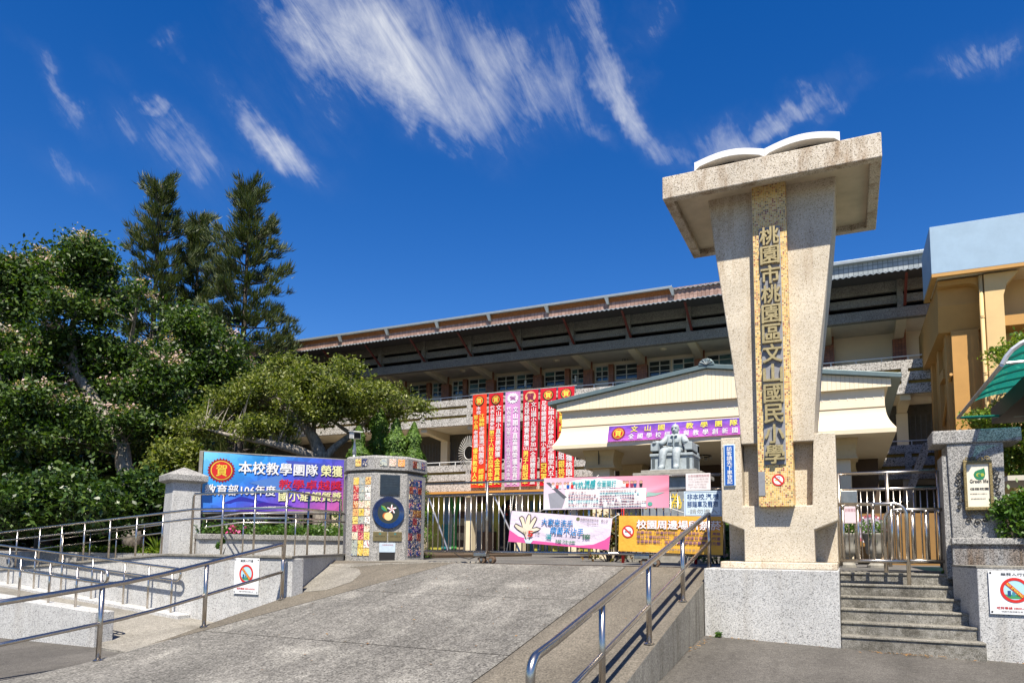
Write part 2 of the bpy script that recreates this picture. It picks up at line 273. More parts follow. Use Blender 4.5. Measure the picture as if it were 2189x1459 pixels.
# texts are collected and turned into meshes together at the end
TEXTS = []
def text(body, parent, mapper, box, mat, off=.004, bold=0.0, vertical=False, name='lettering', extrude=0, shear=0, keep=False, bev=0):
    TEXTS.append((body, parent, mapper, box, mat, off, bold, vertical, name, extrude, shear, keep, bev))
def flush_texts():
    obs = []
    for (body, parent, mapper, box, mat, off, bold, vertical, name, extrude, shear, keep, bev) in TEXTS:
        c = bpy.data.curves.new('t', 'FONT'); c.body = '\n'.join(body) if vertical else body; c.size = 1; c.offset = .002; c.resolution_u = 2
        c.align_x = 'CENTER' if vertical else 'LEFT'; c.extrude = extrude; c.shear = shear; c.space_line = 1.0
        if bev: c.bevel_depth = bev; c.bevel_resolution = 0
        o = bpy.data.objects.new('t', c); COL.objects.link(o); obs.append(o)
    bpy.context.view_layer.update(); dg = bpy.context.evaluated_depsgraph_get()
    for o, (body, parent, mapper, box, mat, off, bold, vertical, name, extrude, shear, keep, bev) in zip(obs, TEXTS):
        me = bpy.data.meshes.new_from_object(o.evaluated_get(dg)); n = len(me.vertices)
        if n == 0: continue
        co = np.empty(n*3); me.vertices.foreach_get('co', co); co = co.reshape(n, 3)
        x0, x1 = co[:, 0].min(), co[:, 0].max(); y0, y1 = co[:, 1].min(), co[:, 1].max()
        u0, u1, v0, v1 = box
        U = u0+(co[:, 0]-x0)/max(1e-6, x1-x0)*(u1-u0); V = v0+(co[:, 1]-y0)/max(1e-6, y1-y0)*(v1-v0)
        z = co[:, 2]; zz = off+(z-z.min())*(.12 if extrude else 0)
        me.materials.clear(); me.name = name
        if bold < .006:
            w = np.array([mapper(a, b, d) for a, b, d in zip(U, V, zz)]); me.vertices.foreach_set('co', w.ravel()); me.update(); link(name, me, mat, parent); continue
        # heavier strokes: the same outline struck five times, each a hair further out
        su = (u1-u0)/max(1e-6, x1-x0)*bold*.62; sv = (v1-v0)/max(1e-6, y1-y0)*bold*.62; polys = [tuple(p.vertices) for p in me.polygons]; VV = []; FF = []
        for q, (i, j) in enumerate(((0, 0), (1, .6), (-1, -.6), (-.6, 1), (.6, -1))):
            FF += [tuple(k+q*n for k in p) for p in polys]; VV += [mapper(a+i*su, b+j*sv, d-q*.0005) for a, b, d in zip(U, V, zz)]
        link(name, mesh(name, MB().add(VV, FF)), mat, parent)
    for o in obs:
        c = o.data; bpy.data.objects.remove(o); bpy.data.curves.remove(c)
def plane_map(p, ux, uz, w, h):
    """u,v in 0..1 -> world; p = lower left corner, ux/uz unit vectors, offset towards the viewer side"""
    p = Vector(p); ux = Vector(ux); uz = Vector(uz); n = ux.cross(uz)
    return lambda u, v, d: tuple(p+ux*(u*w)+uz*(v*h)+n*d)
def cloth_map(tl, tr, br, bl, wav, ny=(0, -1, 0)):
    tl, tr, br, bl, ny = map(Vector, (tl, tr, br, bl, ny))
    def f(u, v, d): return tuple((bl*(1-u)+br*u)*(1-v)+(tl*(1-u)+tr*u)*v+ny*(d+wav(u, v)))
    return f
def sheet(mapper, nu, nv, off=0, box=(0, 1, 0, 1)):
    mb = MB(); u0, u1, v0, v1 = box
    vs = [mapper(u0+(u1-u0)*i/nu, v0+(v1-v0)*j/nv, off) for j in range(nv+1) for i in range(nu+1)]
    return mb.add(vs, [(j*(nu+1)+i, j*(nu+1)+i+1, (j+1)*(nu+1)+i+1, (j+1)*(nu+1)+i) for j in range(nv) for i in range(nu)])
def disc_uv(mapper, cu, cv, ru, rv, off, n=28, spikes=0, inner=.8):
    pts = []
    m = spikes*2 if spikes else n
    for k in range(m):
        a = 2*math.pi*k/m; q = inner if (spikes and k % 2) else 1
        pts.append(mapper(cu+ru*q*math.cos(a), cv+rv*q*math.sin(a), off))
    return MB().add([mapper(cu, cv, off)]+pts, [(0, k+1, (k+1) % m+1) for k in range(m)])
def poly_uv(mapper, pts, off):
    return MB().add([mapper(u, v, off) for u, v in pts], [tuple(range(len(pts)))])
def fast_quads(name, co, mat, parent=None):
    n = len(co); me = bpy.data.meshes.new(name); me.vertices.add(n*4); me.vertices.foreach_set('co', np.ascontiguousarray(co, dtype=np.float32).ravel())
    me.loops.add(n*4); me.loops.foreach_set('vertex_index', np.arange(n*4, dtype=np.int32)); me.polygons.add(n); me.polygons.foreach_set('loop_start', np.arange(0, n*4, 4, dtype=np.int32))
    me.update(calc_edges=True); me.validate(); return link(name, me, mat, parent)
RS = np.random.RandomState(5)
def unit(n):
    v = RS.normal(size=(n, 3)); return v/np.linalg.norm(v, axis=1)[:, None]
def leaves(c, size, aspect, upbias=.5, droop=0.0, nrm=None):
    """leaf diamonds at points c (n,3)"""
    n = len(c); nr = unit(n)+np.array([0, 0, upbias]) if nrm is None else nrm+unit(n)*.5
    nr /= np.linalg.norm(nr, axis=1)[:, None]; d = np.cross(nr, unit(n)); d /= np.linalg.norm(d, axis=1)[:, None]+1e-9
    if droop: d[:, 2] -= droop; d /= np.linalg.norm(d, axis=1)[:, None]
    w = np.cross(nr, d); L = size*(.6+.8*RS.rand(n))[:, None]; wd = L*aspect
    return np.stack([c-d*L*.5, c+w*wd*.5+nr*wd*.15, c+d*L*.5, c-w*wd*.5+nr*wd*.15], axis=1)

# ------------------------------------------------------------------ materials
def g3(v, t=(1, 1, 1)): return (v*t[0], v*t[1], v*t[2], 1)
WARM = (1, .93, .80)
M_PILLAR = terrazzo('beige_pebble_plaster', [(0, g3(.30, (1, .82, .58))), (.06, g3(.49, (1, .85, .62))), (.20, g3(.60, (1, .87, .67))), (.5, g3(.65, (1, .885, .70))), (.8, g3(.70, (1, .90, .74)))], 104, stain=(.55, .40, .24, 1), stain_amt=.6)
M_CAP = terrazzo('stained_pebble_plaster', [(0, g3(.16, (1, .82, .58))), (.09, g3(.40, (1, .84, .62))), (.24, g3(.56, (1, .88, .70))), (.6, g3(.68, (1, .90, .76)))], 100, stain=(.40, .26, .13, 1), stain_amt=.9, stain_pos=(.50, .70), streak=2.2, zstretch=.5)
M_WHITEWASH = terrazzo('white_grey_pebble_wall', [(0, g3(.18)), (.08, g3(.35, (1, 1, .98))), (.24, g3(.45, (1, 1, .98))), (.45, g3(.53, (1, 1, .98))), (.75, g3(.60, (1, .99, .96)))], 102, stain=(.62, .57, .50, 1), stain_amt=.5)
M_GREYWASH = terrazzo('grey_pebble_pier', [(0, g3(.10)), (.14, g3(.20, (1, .98, .94))), (.34, g3(.31, (1, .98, .94))), (.62, g3(.41, (1, .97, .92))), (.86, g3(.52, (1, .97, .92)))], 102, stain=(.55, .5, .44, 1), stain_amt=.5)
M_BANDWASH = terrazzo('school_pebble_band', [(0, g3(.10, WARM)), (.12, g3(.30, (1, .95, .88))), (.34, g3(.46, (1, .95, .88))), (.66, g3(.58, (1, .96, .9)))], 34, stain=(.5, .45, .40, 1), stain_amt=.55, bump=.2)
M_DARKWASH = terrazzo('shade_toned_pebble', [(0, g3(.12, WARM)), (.2, g3(.20, WARM)), (.5, g3(.25, WARM)), (.8, g3(.31, WARM))], 60, bump=.2)  # pebble colour toned down to carry the shade under the school eaves
M_RUSTWASH = terrazzo('rust_stained_planter', [(0, g3(.04)), (.14, g3(.12)), (.34, g3(.22)), (.62, g3(.33))], 102, stain=(.50, .30, .15, 1), stain_amt=.8, stain_pos=(.42, .68))
M_ASPHALT = ground_mat('asphalt', (.092, .085, .076, 1), (.14, .130, .117, 1), (.185, .173, .155, 1), 62, patch=.5, patchpos=(.5, .8), bump=.6)
M_RAMP = ground_mat('worn_concrete', (.125, .119, .108, 1), (.24, .229, .208, 1), (.35, .335, .30, 1), 40, grain=(.30, 1.62), patch=1.5, patchpos=(.52, .74), bump=.9, crack=0, smear=(1.0, .75, 1))
M_STRIP = ground_mat('tan_washed_concrete', (.135, .118, .094, 1), (.185, .163, .130, 1), (.205, .180, .142, 1), 48, patch=.7, patchpos=(.45, .8), bump=.5)
M_PAVE = ground_mat('pale_pavement', (.22, .205, .175, 1), (.33, .31, .27, 1), (.17, .155, .128, 1), 60, patch=1.6, patchpos=(.55, .75), bump=.5)
M_YARD = ground_mat('courtyard_asphalt', (.12, .115, .108, 1), (.18, .172, .16, 1), (.24, .23, .21, 1), 60, patch=.5, patchpos=(.5, .75), bump=.4)
M_STEP = ground_mat('dirty_step_concrete', (.15, .140, .115, 1), (.33, .315, .28, 1), (.10, .092, .075, 1), 70, patch=2.2, patchpos=(.52, .68), bump=.8)
M_KERB = ground_mat('concrete_kerb', (.24, .225, .19, 1), (.33, .31, .265, 1), (.17, .155, .125, 1), 60, patch=1.8, patchpos=(.5, .7), bump=.5, smear=(3, 3, .35))
M_STEEL = flat('stainless_steel', (.50, .455, .405), .27, 1.0, var=.10, vscale=9)
M_STEELD = flat('worn_steel', (.42, .40, .37), .32, 1.0, var=.25, vscale=12)
M_RUST = flat('rusty_iron', (.13, .085, .055), .8, .2, var=.5, vscale=30)
M_WHITE = flat('white_paint', (.78, .77, .74), .5, var=.06)
M_SIGNW = flat('white_sign_board', (.82, .83, .84), .35)
M_SIGNB = flat('pale_blue_sign', (.60, .72, .82), .4)
M_BLACK = flat('black_print', (.015, .015, .018), .5)
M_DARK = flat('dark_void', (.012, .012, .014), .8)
M_RED = flat('red_print', (.62, .025, .02), .5)
M_NAVY = flat('navy_print', (.02, .07, .22), .5)
M_BLUE = flat('blue_enamel', (.012, .10, .42), .3)
M_GOLD = flat('gold_print', (.80, .58, .06), .5)
M_YEL = flat('yellow_print', (.90, .78, .10), .5)
M_WPRINT = flat('white_print', (.85, .85, .85), .5)
M_BRONZE = flat('bronze_letters', (.46, .36, .17), .4, .55, var=.25, vscale=30)
M_SLATE = flat('grey_letter_plate', (.25, .255, .275), .6, var=.12, vscale=20)
M_CREAM = flat('cream_wall_paint', (.80, .68, .47), .65, var=.05, vscale=3)
M_CREAML = flat('pale_cream_paint', (.88, .75, .54), .6, var=.035, vscale=2)
M_CREAMD = flat('buff_capital_paint', (.62, .47, .25), .65, var=.1, vscale=4)
M_GREENROOF = flat('grey_green_metal_edge', (.12, .165, .17), .45, .3, var=.1)
M_CONC = flat('rendered_ceiling', (.72, .64, .50), .85, var=.12, vscale=2)
M_BRICK = tilegrid('brown_wall_tile', [(0, (.30, .10, .04, 1)), (.4, (.36, .125, .05, 1)), (.75, (.25, .085, .035, 1))], (.10, .04, .02, 1), .11, .1)
M_PINKTILE = tilegrid('pink_eave_tile', [(0, (.30, .19, .15, 1)), (.35, (.37, .24, .195, 1)), (.7, (.26, .16, .125, 1))], (.14, .07, .05, 1), .165, .12, .5)
M_PALETILE = tilegrid('pale_eave_tile', [(0, (.27, .30, .31, 1)), (.5, (.33, .36, .37, 1))], (.10, .11, .12, 1), .165, .12, .4)
M_MOSAIC = tilegrid('gold_mosaic', [(0, (.28, .055, .022, 1)), (.06, (.20, .12, .035, 1)), (.115, (.50, .185, .05, 1)), (.19, (.50, .33, .09, 1)), (.34, (.70, .40, .10, 1)), (.52, (.74, .50, .13, 1)), (.80, (.76, .56, .24, 1))], (.74, .63, .40, 1), .0262, .17, .35)
M_REDSTEEL = flat('red_oxide_strut', (.11, .018, .013), .6, var=.2)
M_ZINC = flat('zinc_sheet', (.30, .33, .335), .4, .5, var=.1)
M_RUSTLINE = flat('rusty_gutter_back', (.34, .11, .02), .8, var=.4, vscale=14)
M_GLASS = flat('dark_window_glass', (.018, .030, .034), .06, 0, .8)
M_CURTAIN = flat('teal_curtain_behind_glass', (.05, .13, .14), .25, 0, .7, var=.4, vscale=7)
M_FRAME = flat('white_window_frame', (.62, .60, .54), .5)
M_OCHRE = flat('ochre_slot_paint', (.40, .27, .06), .7, var=.15)
M_YELWALL = flat('yellow_wall_shaded', (.50, .27, .075), .7, var=.08, vscale=2.5)  # yellow building wall, the shade on it put into the colour
M_YELWALL2 = flat('yellow_wall_lit', (.68, .48, .22), .7, var=.06, vscale=2.5)  # same building's sunlit walls, the brightness put into the colour
M_SKYBLUE = flat('weathered_pale_blue_paint', (.29, .41, .53), .6, var=.07, vscale=2.2, bump=.15, bscale=25)
M_BANNERR = flat('red_vinyl', (.66, .012, .018), .42, var=.05, vscale=3, bump=.5, bscale=3)
M_BANNERO = flat('orange_red_vinyl', (.80, .05, .012), .42, var=.05, vscale=3, bump=.5, bscale=3)
M_BANNERP = flat('lilac_vinyl', (.60, .28, .55), .45, var=.05, vscale=3, bump=.5, bscale=3)
M_BARKD = barkmat('dark_bark', (.03, .024, .018, 1), (.11, .09, .07, 1))
M_BARKL = barkmat('pale_grey_bark', (.10, .085, .07, 1), (.36, .32, .27, 1), 18)
M_SOIL = flat('brown_soil', (.09, .06, .035), .95, var=.4, vscale=12, bump=.6, bscale=30)
M_BRONZEPALE = flat('pale_blue_grey_statue', (.36, .41, .43), .55, var=.22, vscale=14, bump=.3, bscale=50)
M_STONE = flat('weathered_grey_stone', (.30, .285, .25), .75, var=.28, vscale=9)
M_MARBLE = flat('grey_marble', (.27, .29, .30), .25, var=.25, vscale=7)
M_ROPE = flat('white_rope', (.70, .68, .62), .8)

# ------------------------------------------------------------------ the setting: road, ramp, courtyard
def ramp_z(Y):
    if Y >= 12: return 1.18
    if Y >= 7: return 1.18-.19*(12-Y)
    if Y <= 4.58: return 0.0
    return .23*((Y-4.58)/2.42)**2
def road_z(X, Y):
    t = min(1, max(0, (Y-7.6)/3.4)); t = t*t*(3-2*t)
    if X < -1.97: return 0.0
    return t*max(.05, .225-.035*(X+1.97))
xs = [-900, -80, -30, -20, -14, -10, -8.5, -6, -4, -1.98, -1.96, -1, 0, 1, 2, 3.5, 6, 12, 30, 80, 900]
ys = [-900, -80, -20, -5, 0, 2, 4, 5, 6, 7, 7.6, 8.3, 9, 9.7, 10.4, 11, 12, 14, 20, 60, 200, 900]
struct('road', MB().add([(x, y, road_z(x, y)) for y in ys for x in xs], [(j*len(xs)+i, j*len(xs)+i+1, (j+1)*len(xs)+i+1, (j+1)*len(xs)+i) for j in range(len(ys)-1) for i in range(len(xs)-1)]), M_ASPHALT)
struct('courtyard', MB().box(-90, 60, 12.97, 90, -.4, 1.172).box(-8.6, -.2, 12.02, 12.97, -.4, 1.168), M_YARD)

def xl(Y): return -8.36 if Y < 9.2 else -8.36-(Y-9.2)*.505
def xj(Y): return max(xl(Y), -8.36+(Y-6.6)*.281)
XR = -1.975
YS = [4.5, 4.9, 5.3, 5.7, 6.1, 6.5, 7, 7.6, 8.2, 8.8, 9.2, 9.8, 10.4, 11, 11.6, 12.0, 12.06]
def strip(fa, fb, ys_, dz=.006, nx=1):
    vs = []; 
    for y in ys_:
        a, b = fa(y), fb(y)
        for i in range(nx+1): vs.append((a+(b-a)*i/nx, y, ramp_z(y)+dz))
    return MB().add(vs, [(j*(nx+1)+i, j*(nx+1)+i+1, (j+1)*(nx+1)+i+1, (j+1)*(nx+1)+i) for j in range(len(ys_)-1) for i in range(nx)])
ramp = struct('vehicle_ramp', strip(lambda y: xl(y), lambda y: XR, YS, -.022, 4), M_DARK)
def cut(y0, y1): return [y0]+[y for y in YS if y0+.05 < y < y1-.05]+[y1]
J = .007
for y0, y1 in ((4.5, 7.35), (7.35, 9.75), (9.75, 12.06)):
    link('concrete_slab', strip(lambda y: (xj(y)+J), lambda y: -3.45-J, cut(y0+J, y1-J), .005, 3), M_RAMP, ramp)
link('edge_strip', strip(lambda y: xl(y), lambda y: xj(y)-J, cut(6.65, 12.06), .006, 2), M_STRIP, ramp)
link('edge_strip', strip(lambda y: -3.45+J, lambda y: XR, cut(4.5, 12.06), .006, 2), M_STRIP, ramp)
mb = MB()
vs = []
for y in YS[:-1]: vs += [(XR, y, ramp_z(y)+.006), (XR, y, -.3)]
mb.add(vs, [(2*i, 2*i+1, 2*i+3, 2*i+2) for i in range(len(YS)-2)])
link('side_kerb', mb, M_KERB, ramp)
# broken pale apron at the foot of the octagonal pier
ap = [(-10.2, 12.6), (-9.75, 11.55), (-8.9, 11.35), (-8.2, 11.75), (-7.55, 11.9), (-7.0, 12.3), (-6.6, 12.55), (-6.7, 13.3), (-10.2, 13.6)]
struct('concrete_apron', MB().prism_xy(ap, .3, [ramp_z(y)+.025 if y < 12 else 1.205 for x, y in ap]), M_PAVE, bevel=.012)

wp = [(-8.30, 9.5), (-7.95, 9.7), (-7.9, 10.3), (-8.15, 10.9), (-8.5, 11.3), (-9.3, 11.5), (-9.72, 11.75), (-9.45, 11.3)]
wm_ = MB(); n_ = len(wp); wm_.add([(x, y, ramp_z(y)+.011) for x, y in wp], [tuple(range(n_))]); link('patched_concrete', wm_, M_PAVE, ramp)
# stairs right of the sign pillar
st = thing('stairs', 'six dirty concrete steps beside the tall sign pillar', 'stairs', (.6, 11, .1))
for k in range(6):
    z1 = .335+.165*k; y0 = 11.0+.27*k; xr = 1.56-.038*k
    link('step', MB().box(-.125, xr, y0, y0+.275 if k < 5 else 12.98, z1-.25 if k else 0, z1), M_STEP, st, bevel=.012)
    link('step_nosing', MB().box(-.123, xr-.002, y0-.018, y0+.05, z1-.028, z1+.004), M_KERB, st, bevel=.008)

# ------------------------------------------------------------------ tall sign pillar
pl = thing('sign_pillar', 'tall beige pebble-dash pillar with flared top, flat cap and bronze school name', 'pillar', (-.93, 11.35, 1.21))
link('pedestal', MB().prism_xy([(-1.965, 11.0), (-.13, 11.0), (-.13, 13.1), (-1.965, 13.1)], 0, 1.212), M_WHITEWASH, pl, bevel=.012)
link('plinth', MB().prism_xy([(-1.765, 11.27), (-.145, 11.27), (-.145, 12.95), (-1.765, 12.95)], 1.212, 1.315), M_PILLAR, pl, bevel=.015)
U = [(-1.42, 1.315), (-.44, 1.315), (-.44, 1.79), (-.12, 1.925), (-.12, 3.21), (-.415, 3.21), (-.455, 2.15), (-1.425, 2.15), (-1.44, 3.21), (-1.74, 3.21), (-1.74, 1.925), (-1.42, 1.79)]
link('stem', MB().prism_xz(U, 11.35, 11.93), M_PILLAR, pl, bevel=.014)
link('recess_panel', MB().box(-1.425, -.44, 11.56, 11.92, 2.15, 3.12), M_PILLAR, pl)
link('rear_slab', MB().box(-1.72, -.14, 11.935, 12.8, 1.315, 3.2), M_PILLAR, pl, bevel=.012)
mb = MB(); rings = []
for z, a, b in ((3.095, -1.435, -.405), (3.6, -1.462, -.375), (4.4, -1.54, -.30), (5.3, -1.655, -.185), (6.2, -1.77, -.075), (7.08, -1.865, .012)):
    rings.append([(a, 11.33, z), (b, 11.33, z), (b, 12.75, z), (a, 12.75, z)])
link('flared_trunk', mb.loft(rings), M_PILLAR, pl, bevel=.014)
link('mosaic_panel', MB().box(-1.18, -.69, 11.185, 11.75, 2.13, 7.075), M_MOSAIC, pl, bevel=.004)
cx0, cx1, cy0, cy1 = -2.48, .605, 10.8, 13.35; rx = lambda m, z: [(cx0+m, cy0+m, z), (cx1-m, cy0+m, z), (cx1-m, cy1-m, z), (cx0+m, cy1-m, z)]
capo = link('cap', MB().loft([rx(.155, 7.085), rx(.150, 6.972), rx(0, 6.97), rx(0, 7.335)]), M_CAP, pl, bevel=.014)
link('cap_soffit', MB().box(-2.33, .455, 10.95, 13.2, 7.07, 7.09), flat('soffit_paint', (.62, .53, .39), .8, var=.16, vscale=2.4), capo)
bk = link('open_book_sculpture', MB().box(-.99, -.91, 10.84, 12.9, 7.335, 7.40), M_WHITE, pl, bevel=.01)
for s in (-1, 1):
    top = []; bot = []
    for i in range(15):
        t = i/14; X = -.95+s*1.03*t; zt = 7.335+.125+.105*math.sin(math.pi*min(1, t*.96+.02))+.015*t; top.append((X, zt)); bot.append((X, zt-.105))
    bot[-1] = (bot[-1][0], 7.336); bot[0] = (bot[0][0], 7.338)
    prof = (bot+top[::-1]) if s > 0 else (top+bot[::-1])
    mb = MB(); n = 15; vs = [(x, 10.83, z) for x, z in bot]+[(x, 10.83, z) for x, z in top]+[(x, 12.95, z) for x, z in bot]+[(x, 12.95, z) for x, z in top]
    fs = []
    for i in range(n-1):
        q = [(i, i+1, n+i+1, n+i), (2*n+i+1, 2*n+i, 3*n+i, 3*n+i+1), (n+i, n+i+1, 3*n+i+1, 3*n+i), (i+1, i, 2*n+i, 2*n+i+1)]
        fs += q if s > 0 else [f[::-1] for f in q]
    fs += [(n-1, 3*n-1, 4*n-1, 2*n-1), (0, n, 3*n, 2*n)]
    link('page', mb.add(vs, fs), M_WHITE, bk, bevel=.006)
    link('page_support', MB().box(-.95+s*.62-.16, -.95+s*.62+.16, 11.0, 12.7, 7.33, 7.46), M_DARK, bk)
names = '桃園市桃園區文山國民小學'
for i, ch in enumerate(names):
    z1 = 6.385-i*.3035; z0 = z1-.3005
    p = link('letter_plate', MB().box(-1.085, -.785, 11.168, 11.186, z0, z1), M_SLATE, pl, bevel=.003)
    text(ch, p, plane_map((-1.085, 11.168, z0), (1, 0, 0), (0, 0, 1), .30, .3005), (.06, .95, .05, .96), M_BRONZE, off=.002, bold=.028, name='bronze_letter', extrude=.19)
link('small_plaque', MB().box(-1.178, -1.085, 11.176, 11.186, 2.29, 2.65), M_SLATE, pl, bevel=.002)
stk = tag(link('no_smoking_sticker', MB().disc((-.90, 11.181, 2.52), .088, 28), M_WPRINT), 'round red-rimmed no smoking sticker on the gold mosaic', 'sticker')
link('red_ring', MB().ring((-.90, 11.179, 2.52), .066, .089), M_RED, stk)
link('red_bar', MB().add([(-.96, 11.177, 2.565), (-.945, 11.177, 2.58), (-.84, 11.177, 2.475), (-.855, 11.177, 2.46)], [(3, 2, 1, 0)]), M_RED, stk)
link('cigarette', MB().add([(-.95, 11.178, 2.512), (-.87, 11.178, 2.505), (-.87, 11.178, 2.518), (-.95, 11.178, 2.525)], [(0, 1, 2, 3)]), M_GOLD, stk)
link('smoke', MB().ring((-.895, 11.178, 2.55), .014, .02, 14), M_SLATE, stk)
bs = tag(link('visitor_sign', MB().box(-1.695, -1.525, 11.318, 11.348, 2.46, 3.10), M_SIGNB, bevel=.004), 'narrow blue enamel sign with white vertical writing on the pillar wing', 'sign')
link('blue_panel', MB().box(-1.678, -1.542, 11.312, 11.319, 2.475, 3.085), M_BLUE, bs)
text('訪客請先下車登記', bs, plane_map((-1.678, 11.312, 2.475), (1, 0, 0), (0, 0, 1), .136, .61), (.22, .80, .03, .97), M_WPRINT, off=.003, bold=.02, vertical=True)

# ------------------------------------------------------------------ right-hand wall, planter, T-shaped pier
rw = thing('low_right_wall', 'low white pebble-dash wall right of the steps carrying a no smoking board', 'wall', (2.5, 11.2, .1))
link('wall_block', MB().prism_xy([(1.525, 11.2), (7, 11.2), (7, 12.05), (1.34, 12.05)], 0, 1.285), M_WHITEWASH, rw, bevel=.012)
link('coping', MB().prism_xy([(1.52, 11.195), (7, 11.195), (7, 12.055), (1.335, 12.055)], 1.285, 1.31), M_PAVE, rw)
pn = thing('stone_planter', 'grey pebble planter with rust stains in front of the T-shaped pier', 'planter', (3, 12.1, 1.31))
link('planter_wall', MB().box(1.36, 7, 12.06, 12.16, 1.2, 1.60), M_RUSTWASH, pn)
link('planter_coping', MB().box(1.35, 7, 12.02, 12.20, 1.60, 1.69), M_GREYWASH, pn, bevel=.012)
link('planter_soil', MB().box(2.1, 7, 12.2, 13.1, 1.3, 1.63), M_SOIL, pn)
tp = thing('stone_pier', 'grey pebble-dash T-shaped gate pier carrying the framed green leaf board', 'pier', (1.7, 12.5, 1.2))
link('shaft', MB().loft([[(1.395, 12.21, 1.1), (2.03, 12.21, 1.1), (2.03, 12.85, 1.1), (1.395, 12.85, 1.1)], [(1.365, 12.21, 3.07), (2.065, 12.21, 3.07), (2.065, 12.85, 3.07), (1.365, 12.85, 3.07)]]), M_GREYWASH, tp, bevel=.012)
link('cap', MB().prism_xz([(1.18, 3.07), (2.285, 3.07), (2.285, 3.27), (1.18, 3.27)], 12.18, 12.88), M_GREYWASH, tp, bevel=.02)
link('post_plinth', MB().box(1.30, 1.40, 12.25, 12.85, 1.1, 2.9), M_GREYWASH, tp)

gl = thing('framed_leaf_board', 'white board with green leaf and writing in an ornate gold frame on the T-shaped pier', 'sign', (1.73, 12.2, 2.1))
gb = link('board', MB().box(1.59, 1.865, 12.165, 12.20, 2.14, 2.76), flat('ivory_board', (.80, .74, .60), .5, var=.04), gl)
M_GF = flat('gilt_frame', (.22, .17, .075), .5, .5, var=.4, vscale=60, bump=.8, bscale=90)
for b in ((1.55, 1.905, 2.76, 2.81), (1.55, 1.905, 2.09, 2.14), (1.55, 1.59, 2.14, 2.76), (1.865, 1.905, 2.14, 2.76)):
    link('frame_side', MB().box(b[0], b[1], 12.14, 12.203, b[2], b[3]), M_GF, gl, bevel=.008)
M_IRON = flat('wrought_iron', (.03, .028, .025), .5, .6)
def scroll(cx, cz, r, a0, turns, mat_, par, rr=.007, Y=12.185):
    pts = [(cx+r*(1-.75*i/22)*math.cos(a0+turns*2*math.pi*i/22), Y, cz+r*(1-.75*i/22)*math.sin(a0+turns*2*math.pi*i/22)) for i in range(23)]
    link('scroll', MB().tube(pts, rr, 5), mat_, par, smooth=True)
for i in range(4):
    scroll(1.60+i*.085, 2.835, .038, math.pi, -1.2 if i % 2 else 1.2, M_GF, gl)
    scroll(1.60+i*.085, 2.06, .04, 0, 1.2 if i % 2 else -1.2, M_GF, gl)
for s, X in ((-1, 1.545), (1, 1.91)):
    for i in range(6): scroll(X+s*(.045+.02*(i % 2)), 2.62-i*.095, .05-.004*i, math.pi/2, s*1.3, M_IRON, gl)
for i in range(3): scroll(1.60+i*.10, 1.955-.03*(i % 2), .045, 0, 1.3, M_IRON, gl)
mp = plane_map((1.59, 12.165, 2.14), (1, 0, 0), (0, 0, 1), .275, .62)
M_LEAFG = flat('green_leaf_print', (.02, .20, .09), .5); M_LIME = flat('lime_print', (.36, .42, .05), .5)
leafp = [(.80, .90), (.84, .76), (.80, .68), (.70, .63), (.55, .62), (.42, .645), (.34, .70), (.31, .755), (.38, .82), (.52, .855), (.66, .87)]
link('leaf_emblem', poly_uv(mp, leafp[::-1], .003), M_LEAFG, gb)
link('leaf_lobe', disc_uv(mp, .53, .74, .11, .045, .005), M_LIME, gb); link('leaf_lobe', disc_uv(mp, .70, .74, .09, .04, .005), M_LIME, gb); link('leaf_heart', disc_uv(mp, .57, .735, .075, .03, .007), M_LEAFG, gb)
text('Green life', gb, mp, (.13, .95, .555, .64), M_BLACK, off=.006, bold=.015)
text('低碳校園', gb, mp, (.12, .95, .385, .445), M_BLACK, bold=.02)
text('桃園縣文山國小', gb, mp, (.12, .88, .285, .315), M_BLACK); text('桃園縣政府', gb, mp, (.14, .80, .17, .20), M_BLACK)

